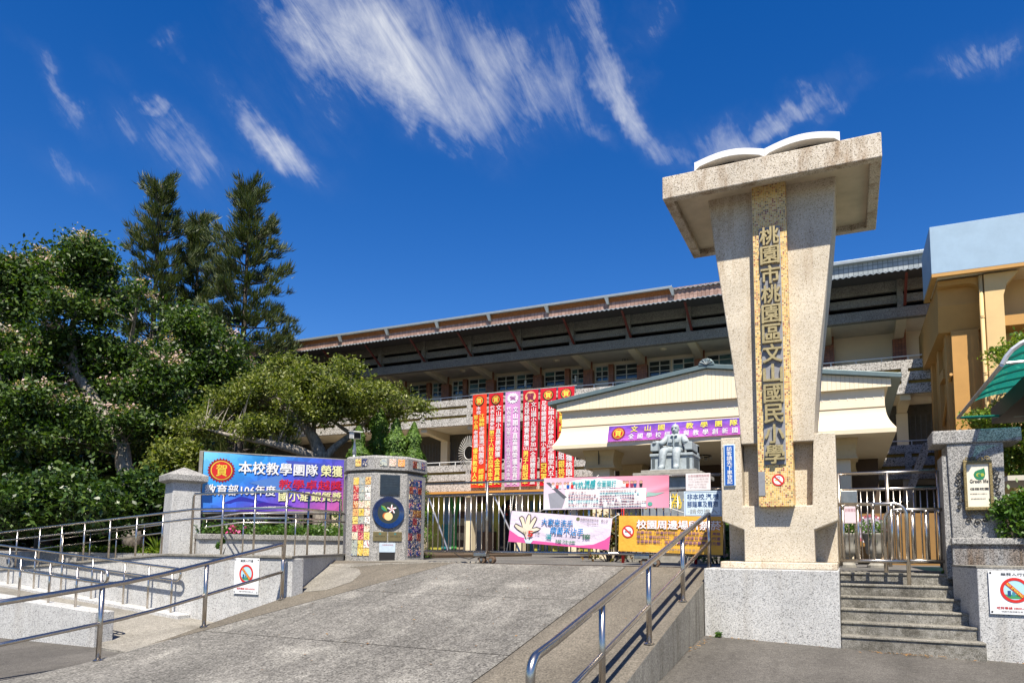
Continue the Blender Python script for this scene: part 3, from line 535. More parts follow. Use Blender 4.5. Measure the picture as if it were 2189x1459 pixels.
def no_smoking_board(name, label, p, ux, w, h, screws=True):
    ux = Vector(ux); nn = ux.cross(Vector((0, 0, 1)))
    base = plane_map(p, ux, (0, 0, 1), w, h)
    vs = [base(u, v, d) for d in (0, .012) for u, v in ((0, 0), (1, 0), (1, 1), (0, 1))]
    o = tag(link(name, MB().add(vs, [(3, 2, 1, 0), (4, 5, 6, 7), (0, 1, 5, 4), (1, 2, 6, 5), (2, 3, 7, 6), (3, 0, 4, 7)]), M_SIGNW), label, 'sign', 'no smoking boards')
    a = h/w; cu, cv, r = .5, .56, .285
    text('無菸人行道', o, base, (.24, .76, .885, .955), M_BLACK, off=.015, bold=.008)
    link('emblem_sky', disc_uv(base, cu, cv, r*.78, r*.78/a, .014), flat('emblem_sky_print', (.42, .68, .76), .5), o)
    link('emblem_grass', poly_uv(base, [(cu-r*.7, cv-r*.35/a), (cu-r*.4, cv-r*.68/a), (cu+r*.4, cv-r*.68/a), (cu+r*.7, cv-r*.35/a)], .0155), flat('emblem_green_print', (.06, .30, .10), .5), o)
    for i in range(3): link('emblem_house', poly_uv(base, [(cu-r*(.5-.3*i), cv-r*.5/a), (cu-r*(.28-.3*i), cv-r*.5/a), (cu-r*(.28-.3*i), cv-r*(.05+.1*i)/a), (cu-r*(.5-.3*i), cv-r*(.05+.1*i)/a)], .0165), [M_NAVY, flat('emblem_teal', (.05, .25, .33), .5), M_LEAFG][i], o)
    n = 30; vs = []
    for k in range(n):
        t = 2*math.pi*k/n
        for q in (.78, 1.0): vs.append(base(cu+r*q*math.cos(t), cv+r*q*math.sin(t)/a, .0175))
    link('emblem_ring', MB().add(vs, [(2*k, 2*k+1, (2*k+3) % (2*n), (2*k+2) % (2*n)) for k in range(n)]), M_RED, o)
    q = .7071; d = r*.86; t = r*.13
    link('emblem_bar', poly_uv(base, [(cu-d*q-t*q, cv+(d*q-t*q)/a), (cu+d*q-t*q, cv+(-d*q-t*q)/a), (cu+d*q+t*q, cv+(-d*q+t*q)/a), (cu-d*q+t*q, cv+(d*q+t*q)/a)], .019), M_RED, o)
    bm = lambda u, v, dd: base(cu+(-d*q+2*d*q*u)*.86+(v-.5)*t*1.3*q, cv+((d*q-2*d*q*u)*.86+(v-.5)*t*1.3*q)/a, dd)
    text('NO SMOKING', o, bm, (0, 1, 0, 1), M_YEL, off=.021, bold=.02)
    text('戒菸專線 0800-636363', o, base, (.13, .87, .115, .175), M_RED, off=.015, bold=.015); text('桃園市政府衛生局 關心您', o, base, (.22, .80, .045, .085), M_BLACK, off=.015)
    if screws:
        for u, v in ((.04, .95), (.96, .95), (.04, .05), (.96, .05)): link('screw', disc_uv(base, u, v, .022, .022/a, .016, 10), M_IRON, o)
    return o
no_smoking_board('no_smoking_board', 'white no smoking board on the low wall right of the steps', (1.645, 11.186, .70), (1, 0, 0), .56, .555)

# ------------------------------------------------------------------ left side: barrier-free ramp walls
lw = thing('left_retaining_wall', 'white pebble-dash retaining wall left of the vehicle ramp carrying a no smoking board', 'wall', (-9, 9.2, 0))
link('front_face', MB().prism_xz([(-17.5, -.2), (-8.26, -.2), (-8.26, 1.275), (-11.3, 1.275), (-17.5, .80)], 9.2, 9.48), M_WHITEWASH, lw, bevel=.012)
link('wall_coping', MB().loft([[(-17.5, 9.17, .80), (-17.5, 9.5, .80), (-17.5, 9.5, .845), (-17.5, 9.17, .845)], [(-11.3, 9.17, 1.277), (-11.3, 9.5, 1.277), (-11.3, 9.5, 1.32), (-11.3, 9.17, 1.32)], [(-8.24, 9.17, 1.277), (-8.40, 9.5, 1.277), (-8.40, 9.5, 1.32), (-8.24, 9.17, 1.32)]]), M_PAVE, lw, bevel=.008)
link('return_face', MB().prism_xy([(-8.262, 9.21), (-8.53, 9.48), (-10.35, 13.1), (-10.10, 12.90)], .2, 1.275), M_WHITEWASH, lw)
link('return_coping', MB().prism_xy([(-8.235, 9.19), (-8.56, 9.49), (-10.38, 13.1), (-10.07, 12.92)], 1.279, 1.318), M_PAVE, lw)
struct('upper_walkway', MB().add([(-17.5, 9.48, .80), (-11.3, 9.48, 1.262), (-8.5, 9.48, 1.262), (-10.3, 13.1, 1.262), (-12.6, 13.1, 1.262), (-11.3, 11.3, 1.262), (-17.5, 11.3, .80)], [(0, 1, 5, 6), (1, 2, 3, 4, 5)]), M_PAVE)
struct('pedestrian_ramp', MB().prism_xy([(-8.37, 6.7), (-8.37, 9.2), (-17.5, 9.2), (-17.5, 7.2), (-10.0, 7.2), (-9.6, 6.9)], -.2, [.03, .035, .75, .75, .07, .03]), M_PAVE)
lg = thing('ramp_ledge', 'low pale pebble ledge with rail along the foot of the retaining wall', 'kerb', (-11, 9, .1))
link('ledge', MB().prism_xz([(-17.5, -.1), (-10.52, -.1), (-10.52, .27), (-17.5, .79)], 8.93, 9.198), M_WHITEWASH, lg, bevel=.012)
nw = thing('near_ramp_wall', 'low white pebble-dash wall nearest the road beside the barrier-free ramp', 'wall', (-11, 7.1, 0))
link('wall_block', MB().prism_xz([(-17.5, -.1), (-9.92, -.1), (-9.92, .50), (-17.5, .92)], 7.0, 7.3), M_WHITEWASH, nw, bevel=.012)
gw = thing('garden_wall', 'grey garden retaining wall in tree shade behind the upper walkway', 'wall', (-18, 11.3, 1))
link('wall_block', MB().box(-40, -13.2, 11.32, 11.6, .2, 1.27), M_GREYWASH, gw)
struct('garden_bed', MB().box(-60, -10.4, 11.6, 24, .1, 1.25), M_SOIL)
no_smoking_board('no_smoking_board', 'white no smoking board on the retaining wall left of the vehicle ramp', (-9.5, 9.186, .67), (1, 0, 0), .55, .60)

# ------------------------------------------------------------------ stainless railings
def post(par, p, z1, r=.024, base=True):
    x, y, z0 = p
    link('post', MB().tube([(x, y, z0-.02), (x, y, z1)], r, 10), M_STEEL, par, smooth=True)
    if base: link('base_flange', MB().lathe([(r*2.0, 0), (r*2.0, .008), (r*1.1, .022)], (x, y, z0), 14), M_STEEL, par)
def railbar(par, pts, r, name): link(name, MB().tube(pts, r, 10), M_STEEL, par, smooth=True)
# right handrail of the vehicle ramp
rr = thing('ramp_handrail', 'stainless handrail in the foreground along the right edge of the vehicle ramp', 'handrail', (-2.05, 9, .5))
XH = -2.05
PY = [6.35, 8.05, 9.9, 12.0]
hz = lambda y: ramp_z(max(y, 7))+.90 if y >= 7 else 1.13-.19*(7-y)
bend = arc((XH, 4.86, hz(4.9)-.14), .14, math.pi/2+.18, math.pi, (0, 1, 0), (0, 0, 1), 6)
railbar(rr, [(XH, 12.0, hz(12.0)-.01)]+[(XH, y, hz(y)) for y in (11.9, 10, 8, 7, 6, 5.2)]+bend+[(XH, 4.72, .06)], .036, 'top_rail')
railbar(rr, [(XH, y, hz(y)-.47) for y in (12.0, 10, 8, 7, 6, 4.72)], .026, 'mid_rail')
for y in PY: post(rr, (XH, y, ramp_z(y)+.006), hz(y), .031)
# left handrail of the vehicle ramp
lr = thing('ramp_handrail', 'stainless handrail in the foreground along the left edge of the vehicle ramp', 'handrail', (-8.3, 7.5, .3))
XH = -8.30
hz2 = lambda y: .90+ramp_z(y) if y > 5.8 else .90+ramp_z(5.8)-.19*(5.8-y)*.55
railbar(lr, [(XH, 9.03, hz2(9.03)-.25), (XH, 9.03, hz2(9.03)-.06), (XH, 9.01, hz2(9.03)-.02)]+[(XH, y, hz2(y)) for y in (8.96, 8.2, 7.5, 6.8, 6.2, 5.6, 5.0, 4.3)], .033, 'top_rail')
railbar(lr, [(XH, y, hz2(y)-.45) for y in (9.03, 8.2, 7.5, 6.8, 6.2, 5.6, 5.0, 4.3)], .024, 'mid_rail')
for y in (9.03, 7.5, 5.93): post(lr, (XH, y, ramp_z(y)+.006), hz2(y)-(.03 if y == 9.03 else 0), .030)
# looped rails of the barrier-free ramp
def loop_rail(label, Y, x0, x1, zt, zl, zb, posts):
    t = thing('ramp_loop_rail', label, 'handrail', (x1, Y, zb(x1)), 'looped rails of the barrier-free ramp')
    n = 10; a = (zt(x1)-zl(x1))/2; mid = (zt(x1)+zl(x1))/2
    bend_ = [(x1+a*1.0*math.sin(math.pi*i/n), Y, mid+a*math.cos(math.pi*i/n)) for i in range(n+1)]
    railbar(t, [(x0, Y, zt(x0))]+[(x, Y, zt(x)) for x in np.linspace(x0, x1, 5)[1:-1]]+bend_+[(x0, Y, zl(x0))], .022, 'looped_rail')
    for x in posts: post(t, (x, Y, zb(x)), zt(x), .018, False)
loop_rail('looped stainless rail on the ledge along the retaining wall', 9.06, -17.4, -10.75, lambda x: 1.075-.0715*(x+10.9), lambda x: .86-.0715*(x+10.8), lambda x: .27-.0745*(x+10.52), (-15.6, -14.75, -13.9, -13.0, -12.1, -11.45, -10.85))
loop_rail('looped stainless rail on the low wall nearest the road', 7.15, -17.4, -10.0, lambda x: 1.095-.080*(x+9.94), lambda x: .905-.0715*(x+9.95), lambda x: .50-.0554*(x+9.92), (-12.0, -11.25, -10.6, -10.05))
# guard rail on top of the retaining wall, following its corner
ga = thing('walkway_guard_rail', 'stainless guard rail with three bars on top of the retaining wall', 'railing', (-10, 9.25, 1.3))
cA = lambda x: 1.32 if x > -11.3 else 1.32-.0766*(-11.3-x)
E0, E1 = (-8.52, 9.33), (-10.02, 12.62)
for nm, z, zend, zl_, r in (('top_rail', 2.40, 2.50, None, .022), ('mid_rail', 2.12, 2.22, 1.63, .022), ('low_rail', 1.95, 2.03, 1.45, .019)):
    pts = [] if zl_ is None else [(-17.4, 9.33, zl_)]
    pts += [(-10.72, 9.33, z), (E0[0], 9.33, z), (E0[0]-.02, 9.37, z), (E1[0], E1[1], zend)]
    if zl_ is None: pts = [(-10.74, 9.33, 1.32)]+[(-10.74, 9.33, z-.05), (-10.70, 9.33, z)]+pts[1:]+[(E1[0]-.01, E1[1]+.02, zend-.05), (E1[0]-.01, E1[1]+.02, 2.22)]
    railbar(ga, pts, r, nm)
for x in (-16.6, -15.85, -15.1, -14.4, -13.7, -12.95, -12.2, -11.5, -10.74): post(ga, (x, 9.33, cA(x)-.04), 2.12+(0 if x > -10.8 else -.0735*(-10.72-x)), .017, False)
for x in (-10.0, -9.25, -8.55): post(ga, (x, 9.33, 1.31), 2.40, .019, False)
for t in (.33, .66, .97): post(ga, (E0[0]+(E1[0]-E0[0])*t, E0[1]+(E1[1]-E0[1])*t, 1.31), 2.40+.1*t, .019, False)
gb2 = thing('walkway_inner_rail', 'thin two-bar stainless rail on the garden side of the upper walkway', 'railing', (-11.2, 10.9, 1.3))
for z, zl_, ze in ((2.13, 1.60, 2.2), (1.94, 1.42, 2.02)):
    railbar(gb2, [(-18, 11.1, zl_-.08), (-11.25, 10.95, z), (-10.2, 13.05, ze)], .017, 'inner_rail')
for x in (-17, -16, -15.1, -14.2, -13.3, -12.3, -11.25): post(gb2, (x, 11.05, 1.20 if x > -12 else 1.2-.07*(-12-x)), 2.13-.079*(-11.25-x), .015, False)
for t in (.5,): post(gb2, (-11.25+1.05*t, 10.95+2.1*t, 1.26), 2.16, .015, False)

# ------------------------------------------------------------------ octagonal pier with children's tiles
PC = Vector((-9.61, 13.65)); PN = Vector((.682, -.731)).normalized(); AP = .87
def oct_ring(ap, z, rot=0):
    a0 = math.atan2(PN.y, PN.x); r = ap/math.cos(math.pi/8)
    return [(PC.x+r*math.cos(a0+math.pi/8+k*math.pi/4+rot), PC.y+r*math.sin(a0+math.pi/8+k*math.pi/4+rot), z) for k in range(8)]
op = thing('octagonal_pier', 'grey octagonal gate pier covered with rows of small painted tiles', 'pier', (PC.x, PC.y, 1.18))
link('body', MB().loft([oct_ring(.87, 1.1), oct_ring(.875, 3.08)]), M_GREYWASH, op, bevel=.015)
link('neck', MB().loft([oct_ring(.80, 3.08), oct_ring(.80, 3.15)]), M_DARKWASH, op)
link('cap_band', MB().loft([oct_ring(.905, 3.14), oct_ring(.905, 3.42), oct_ring(.85, 3.46)]), M_GREYWASH, op, bevel=.012)
def oct_face(k, ap=.872):
    a = math.atan2(PN.y, PN.x)+k*math.pi/4; n = Vector((math.cos(a), math.sin(a), 0)); ux = Vector((-n.y, n.x, 0)); c = Vector((PC.x, PC.y, 0))+n*ap
    return lambda u, v, d: tuple(c+ux*u+Vector((0, 0, v))+n*d)
def slab(par, name, fm, u0, u1, v0, v1, d, mat_, bevel=.003):
    vs = [fm(u, v, dd) for dd in (-.004, d) for u, v in ((u0, v0), (u1, v0), (u1, v1), (u0, v1))]
    return link(name, MB().add(vs, [(3, 2, 1, 0), (4, 5, 6, 7), (0, 1, 5, 4), (1, 2, 6, 5), (2, 3, 7, 6), (3, 0, 4, 7)]), mat_, par, bevel=bevel)
def tilemat(name, base, inks, sc):
    m, nt, b = newmat(name); N = nt.nodes.new; L = nt.links.new
    g = N('ShaderNodeNewGeometry'); oi = N('ShaderNodeObjectInfo'); ad = N('ShaderNodeVectorMath'); ad.operation = 'ADD'; mul = N('ShaderNodeMath'); mul.operation = 'MULTIPLY'; mul.inputs[1].default_value = 37; L(oi.outputs['Random'], mul.inputs[0]); L(g.outputs['Position'], ad.inputs[0]); L(mul.outputs[0], ad.inputs[1])
    t = N('ShaderNodeTexNoise'); t.inputs['Scale'].default_value = sc; t.inputs['Detail'].default_value = 1.5; t.inputs['Distortion'].default_value = 1.6; L(ad.outputs[0], t.inputs['Vector'])
    r = N('ShaderNodeValToRGB'); r.color_ramp.interpolation = 'CONSTANT'; e = r.color_ramp.elements; e[0].color = inks[0]; e[1].position = .37; e[1].color = base
    e.new(.57).color = inks[1]; e.new(.62).color = inks[2]; e.new(.68).color = base
    L(t.outputs['Fac'], r.inputs[0]); h = N('ShaderNodeHueSaturation'); mr = N('ShaderNodeMapRange'); mr.inputs['To Min'].default_value = .46; mr.inputs['To Max'].default_value = .54; L(oi.outputs['Random'], mr.inputs['Value']); L(mr.outputs[0], h.inputs['Hue']); L(r.outputs[0], h.inputs['Color']); L(h.outputs[0], b.inputs['Base Color'])
    b.inputs['Roughness'].default_value = .22; return m
K = (.02, .02, .025, 1)
TL = [tilemat('tile_amber', (.72, .42, .08, 1), [K, (.35, .08, .02, 1), (.8, .7, .4, 1)], 16), tilemat('tile_cream', (.70, .62, .46, 1), [K, (.45, .06, .04, 1), (.15, .30, .12, 1)], 14), tilemat('tile_ochre', (.75, .55, .16, 1), [(.10, .06, .03, 1), K, (.6, .25, .06, 1)], 18),
      tilemat('tile_red', (.42, .05, .03, 1), [K, (.75, .65, .5, 1), (.65, .30, .08, 1)], 14), tilemat('tile_grey', (.40, .42, .36, 1), [K, (.08, .13, .25, 1), (.6, .5, .3, 1)], 17), tilemat('tile_white', (.72, .70, .62, 1), [K, K, (.5, .1, .08, 1)], 12)]
TB = [tilemat('tile_cobalt', (.02, .03, .16, 1), [K, (.70, .55, .35, 1), (.55, .12, .05, 1)], 14), tilemat('tile_navy', (.03, .04, .11, 1), [(.01, .01, .03, 1), (.65, .60, .50, 1), (.60, .33, .07, 1)], 16), tilemat('tile_maroon', (.16, .03, .02, 1), [K, (.60, .32, .10, 1), (.03, .05, .2, 1)], 14)]
order = [0, 4, 2, 3, 4, 5, 3, 4, 5, 3, 1, 1, 2, 0, 1, 2, 4, 5, 3, 3, 1, 1, 3, 2, 4, 0, 5, 4, 0, 2]
f0, fL, fR = oct_face(0), oct_face(-1), oct_face(1)
for r_ in range(10):
    for c_ in range(3):
        z1 = 2.985-r_*.1715; w = .146
        slab(op, 'painted_tile', fL, -.215+c_*.163+.03, -.215+c_*.163+.03+w, z1-.16, z1, .012, TL[order[r_*3+c_]], .004)
        slab(op, 'painted_tile', fR, -.265+c_*.163, -.265+c_*.163+w, z1-.165, z1-.01, .012, TB[(r_*2+c_*3+(r_*c_) % 2) % 3 if (r_+c_) % 4 else 1], .004)
for fm, us in ((oct_face(-1, .907), ((-.12, TL[2]), (.05, TB[1]))), (oct_face(0, .907), ((-.24, TL[4]), (-.04, TL[1]), (.15, TL[0]))), (oct_face(1, .907), ((-.20, TB[2]), (-.03, TL[4]), (.13, TB[0])))):
    for u, m_ in us: slab(op, 'painted_tile', fm, u, u+.15, 3.225, 3.385, .012, m_, .004)
pq = tag(slab(None, 'dedication_plaque', f0, -.225, .205, 2.60, 3.04, .03, flat('dark_slate_plaque', (.022, .032, .045), .3, var=.3, vscale=9)), 'dark slate plaque on the octagonal pier above the blue dish', 'plaque')
for i in range(6): text('文山國民小學校門整建記', pq, f0, (-.16, .15, 2.95-i*.055, 2.975-i*.055), flat('faint_engraving', (.05, .065, .08), .5), off=.032) if i < 4 else None
ds = thing('ceramic_dish', 'round dark blue ceramic dish with fruit and flower on the octagonal pier', 'dish', (-9.0, 13.0, 1.9))
def dish_ring(r0, r1, d0, d1, mat_, nm):
    n = 40; vs = []
    for k in range(n):
        t = 2*math.pi*k/n; vs += [f0(-.03+r0*math.cos(t), 2.215+r0*math.sin(t), d0), f0(-.03+r1*math.cos(t), 2.215+r1*math.sin(t), d1)]
    return link(nm, MB().add(vs, [(2*k, 2*k+1, (2*k+3) % (2*n), (2*k+2) % (2*n)) for k in range(n)]), mat_, ds, smooth=True)
M_COB = flat('cobalt_glaze', (.008, .025, .10), .12, 0, .8, var=.35, vscale=16)
dish_ring(.34, .35, .05, 0, M_COB, 'outer_rim'); dish_ring(.235, .34, .028, .05, M_COB, 'rim')
wm = lambda u, v, d: f0(-.03+(u-.5)*.7, 2.215+(v-.5)*.7, d)
link('well', disc_uv(wm, .5, .5, .34, .34, .027, 36), flat('black_glaze', (.006, .007, .012), .1, 0, .8), ds)
link('peach', disc_uv(wm, .42, .40, .10, .10, .032), flat('peach_rust_glaze', (.50, .14, .03), .3), ds); link('peach', disc_uv(wm, .50, .385, .13, .125, .034), flat('peach_cream_glaze', (.85, .60, .28), .3), ds)
link('leaf', poly_uv(wm, [(.27, .72), (.29, .63), (.38, .55), (.45, .54), (.44, .62), (.37, .70)], .033), flat('leaf_glaze', (.18, .30, .04), .3), ds)
link('leaf_half', poly_uv(wm, [(.27, .72), (.28, .62), (.36, .55), (.45, .54)], .035), flat('leaf_teal_glaze', (.02, .22, .12), .3), ds)
for k in range(5):
    a = R(90+72*k); q = [(.60, .61), (.60+.06*math.cos(a+.55), .61+.06*math.sin(a+.55)), (.60+.145*math.cos(a+.12), .61+.145*math.sin(a+.12)), (.60+.145*math.cos(a-.12), .61+.145*math.sin(a-.12)), (.60+.06*math.cos(a-.55), .61+.06*math.sin(a-.55))]
    pt = link('petal', poly_uv(wm, q, .033), M_WPRINT, ds)
    link('petal_edge', poly_uv(wm, [q[0], q[3], q[4]], .035), flat('petal_red_glaze', (.45, .05, .05), .3), pt)
for i, u in enumerate((-.345, -.02)):
    b_ = tag(slab(None, 'brass_plaque', f0, u, u+.295, 1.60, 1.80, .02, flat('brass_plate', (.24, .19, .09), .38, .7, var=.12)), ('left' if i == 0 else 'right')+' of the two small brass plaques under the blue dish', 'plaque')
    text('桃園縣文山國民小學', b_, f0, (u+.04, u+.255, 1.69, 1.71), M_BLACK, off=.022); link('emblem', disc_uv(lambda a, c, d: f0(u+a, c, d), .147, 1.755, .025, .02, .022, 14), flat('plaque_teal', (.06, .20, .20), .4), b_)
pp = tag(slab(None, 'paper_notice', f0, -.205, .14, 1.36, 1.56, .012, flat('faded_blue_paper', (.48, .58, .68), .6, var=.12, vscale=18)), 'faded blue paper notice low on the octagonal pier', 'notice')
text('校園開放時間', pp, f0, (-.15, .09, 1.50, 1.535), flat('faded_red_print', (.45, .22, .25), .6), off=.014)
slab(op, 'drain_niche', f0, -.20, .135, 1.19, 1.36, .006, M_DARK, 0)

# security camera behind the octagonal pier
sc_ = thing('security_camera', 'white bullet security camera on a short pole above the octagonal pier', 'camera', (-11.0, 14.3, 3.4))
link('pole', MB().tube([(-11.0, 14.3, 1.2), (-11.0, 14.3, 3.9)], .035, 8), M_WHITE, sc_, smooth=True); link('pole_cone', MB().lathe([(.055, 0), (.02, .3)], (-11.0, 14.3, 3.75), 10), M_WHITE, sc_, smooth=True)
hx = Vector((.62, -.5, -.12)).normalized(); hy = hx.cross(Vector((0, 0, 1))).normalized(); hzv = hy.cross(hx)
def obox(c, a, b, d, ax=hx, ay=hy, az=hzv):
    c = Vector(c); vs = [tuple(c+ax*a*i+ay*b*j+az*d*k) for k in (-1, 1) for i, j in ((-1, -1), (1, -1), (1, 1), (-1, 1))]
    return MB().add(vs, [(3, 2, 1, 0), (4, 5, 6, 7), (0, 1, 5, 4), (1, 2, 6, 5), (2, 3, 7, 6), (3, 0, 4, 7)])
link('bracket', MB().tube([(-11.0, 14.3, 3.95), (-11.0, 14.3, 4.08), (-10.97, 14.26, 4.14)], .022, 8), M_WHITE, sc_)
hb = link('housing', obox((-10.96, 14.25, 4.2), .23, .09, .085), M_WHITE, sc_, bevel=.015)
link('sun_hood', obox(Vector((-10.94, 14.24, 4.30)), .28, .11, .012), M_WHITE, sc_); link('lens_window', obox(Vector((-10.96, 14.25, 4.2))+hx*.231, .004, .078, .072), M_DARK, hb)

# stone pier with pyramid cap, flower bed wall, congratulation board
q = R(-24); PB = Vector((-12.66, 10.72))
def rsq(h, z, c=PB, rot=q): return [(c.x+h*(i*math.cos(rot)-j*math.sin(rot)), c.y+h*(i*math.sin(rot)+j*math.cos(rot)), z) for i, j in ((-1, -1), (1, -1), (1, 1), (-1, 1))]
cp = thing('capped_stone_pier', 'pale stone gate pier with a pyramid cap left of the purple board', 'pier', (PB.x, PB.y, 1.2))
link('shaft', MB().loft([rsq(.315, 1.15), rsq(.275, 2.78)]), M_WHITEWASH, cp, bevel=.012)
link('cap', MB().loft([rsq(.30, 2.76), rsq(.385, 2.80), rsq(.385, 2.92), rsq(.02, 3.10)]), M_GREYWASH, cp, bevel=.01)
fb = thing('flower_bed_wall', 'grey raised flower bed wall below the purple board', 'planter', (-11.6, 11.6, 1.26))
d0, d1 = Vector((-12.32, 10.78, 0)), Vector((-10.75, 13.9, 0)); dd = (d1-d0).normalized(); dn = Vector((dd.y, -dd.x, 0))
def wallbox(a, b, t0, t1, z0, z1): return MB().prism_xy([tuple((a+dn*t1)[:2]), tuple((b+dn*t1)[:2]), tuple((b+dn*t0)[:2]), tuple((a+dn*t0)[:2])], z0, z1)
link('bed_face', wallbox(d0, d1, .10, .28, 1.2, 1.60), M_WHITEWASH, fb); link('bed_coping', wallbox(d0-dd*.02, d1, .04, .33, 1.60, 1.71), M_GREYWASH, fb, bevel=.01); link('bed_soil', wallbox(d0, d1, -.6, .10, 1.2, 1.66), M_SOIL, fb)
b0, b1 = Vector((-12.37, 10.95, 0)), Vector((-11.07, 14.0, 0)); bw = (b1-b0).length; bu = (b1-b0)/bw; bn = Vector((bu.y, -bu.x, 0))
cbm = lambda u, v, d: tuple(b0+bu*(u*bw)+Vector((0, 0, 2.18+.15*u+v*(1.27-.03*u)))+bn*(d+.012*math.sin(u*7+v*2)))
def gradmat(name, c00, c10, c01, c11, facets=True, fs=6):
    m, nt, b = newmat(name); N = nt.nodes.new; L = nt.links.new
    tc = N('ShaderNodeTexCoord'); at = N('ShaderNodeAttribute'); at.attribute_name = 'uvw'; sp = N('ShaderNodeSeparateXYZ'); L(at.outputs['Vector'], sp.inputs[0])
    def mx(f, a, c):
        x = N('ShaderNodeMix'); x.data_type = 'RGBA'; L(f, x.inputs[0])
        for i, k in ((6, a), (7, c)):
            if isinstance(k, tuple): x.inputs[i].default_value = k
            else: L(k, x.inputs[i])
        return x.outputs[2]
    if isinstance(c00, list):
        t1 = N('ShaderNodeMath'); t1.operation = 'MULTIPLY_ADD'; t1.inputs[1].default_value = c10[0]; t1.inputs[2].default_value = c10[2]; L(sp.outputs[0], t1.inputs[0])
        t2 = N('ShaderNodeMath'); t2.operation = 'MULTIPLY_ADD'; t2.inputs[1].default_value = c10[1]; L(sp.outputs[1], t2.inputs[0]); L(t1.outputs[0], t2.inputs[2])
        rp = N('ShaderNodeValToRGB'); e = rp.color_ramp.elements; e[0].color = c00[0]; e[1].color = c00[-1]
        for i, k in enumerate(c00[1:-1]): e.new((i+1)/(len(c00)-1)).color = k
        L(t2.outputs[0], rp.inputs[0]); col = rp.outputs[0]
    else: col = mx(sp.outputs[1], mx(sp.outputs[0], c00, c10), mx(sp.outputs[0], c01, c11))
    if facets:
        mp = N('ShaderNodeMapping'); mp.inputs['Scale'].default_value = (2.4, 1, 1); L(at.outputs['Vector'], mp.inputs[0])
        v = N('ShaderNodeTexVoronoi'); v.distance = 'MANHATTAN'; v.inputs['Scale'].default_value = fs; L(mp.outputs[0], v.inputs['Vector']); s2 = N('ShaderNodeSeparateColor'); L(v.outputs['Color'], s2.inputs[0])
        r = N('ShaderNodeMapRange'); r.inputs['To Min'].default_value = .82; r.inputs['To Max'].default_value = 1.3; L(s2.outputs[0], r.inputs['Value']); sc = N('ShaderNodeVectorMath'); sc.operation = 'SCALE'; L(col, sc.inputs[0]); L(r.outputs[0], sc.inputs['Scale']); col = sc.outputs[0]
    L(col, b.inputs['Base Color']); b.inputs['Roughness'].default_value = .38; return m
def uvattr(o, nu, nv):
    a = o.data.attributes.new('uvw', 'FLOAT_VECTOR', 'POINT'); a.data.foreach_set('vector', [c for j in range(nv+1) for i in range(nu+1) for c in (i/nu, j/nv, 0)])
cb_ = thing('congratulation_board', 'blue and purple congratulation board with white writing beside the octagonal pier', 'banner', (-11.7, 12.4, 2.1))
pr = link('print_sheet', sheet(cbm, 40, 12), gradmat('blue_purple_print', [(.16, .50, .75, 1), (.03, .26, .64, 1), (.04, .09, .50, 1), (.15, .06, .42, 1), (.55, .12, .40, 1)], (.62, -.42, .42), None, None), cb_); uvattr(pr, 40, 12)
M_BM = flat('blue_purple_shard', (.03, .035, .36), .4)
for i, pts in enumerate([[(.12, .13), (.25, .26), (.46, .14)], [(.22, 0), (.34, .0), (.62, .1), (.40, .16)], [(.55, .93), (.72, .42), (.86, .9)], [(.30, .5), (.52, .66), (.64, .3)]]):
    link('facet', poly_uv(cbm, pts, .004), [M_BM, flat('indigo_shard', (.05, .02, .30), .4), flat('royal_shard', (.07, .10, .46), .4), flat('sky_shard', (.09, .22, .58), .4)][i], pr)
link('rosette', disc_uv(cbm, .115, .70, .092, .215, .006, spikes=26, inner=.86), flat('rosette_red', (.30, .012, .02), .5), pr); link('rosette_ring', disc_uv(cbm, .115, .70, .070, .165, .009), M_GOLD, pr); link('rosette_disc', disc_uv(cbm, .115, .70, .064, .150, .012), M_RED, pr)
text('賀', pr, cbm, (.08, .15, .60, .80), M_GOLD, off=.016, bold=.03)
for s_, dd_, m_ in ((1, .012, flat('letter_shadow', (.02, .02, .10), .5)), (0, .017, M_WPRINT)):
    k = .004*s_
    text('本校教學團隊', pr, cbm, (.225+k, .79+k, .655-k*2, .875-k*2), m_, off=dd_, bold=.03); text('榮獲', pr, cbm, (.815+k, .985+k, .66-k*2, .875-k*2), m_ if s_ else flat('lemon_print', (.88, .86, .45), .5), off=dd_, bold=.03)
    text('教育部106年度', pr, cbm, (.015+k, .485+k, .275-k*2, .46-k*2), m_, off=dd_, bold=.025); text('國小組銀質獎', pr, cbm, (.51+k, .985+k, .18-k*2, .36-k*2), m_ if s_ else flat('lemon_print', (.88, .86, .45), .5), off=dd_, bold=.025)
text('教學卓越獎', pr, cbm, (.51, .985, .40, .58), flat('crimson_print', (.62, .02, .05), .5), off=.014, bold=.025)
for nm, u0, u1, v0, v1 in (('frame_post', -.022, -.004, -.75, 1.01), ('frame_post', 1.004, 1.022, -.75, 1.01), ('frame_bar', -.02, 1.02, -.035, 0), ('frame_bar', -.02, 1.02, 1.0, 1.02)):
    vs = [cbm(u, v, d) for d in (-.06, -.01) for u, v in ((u0, v0), (u1, v0), (u1, v1), (u0, v1))]
    link(nm, MB().add(vs, [(3, 2, 1, 0), (4, 5, 6, 7), (0, 1, 5, 4), (1, 2, 6, 5), (2, 3, 7, 6), (3, 0, 4, 7)]), M_STONE, cb_)

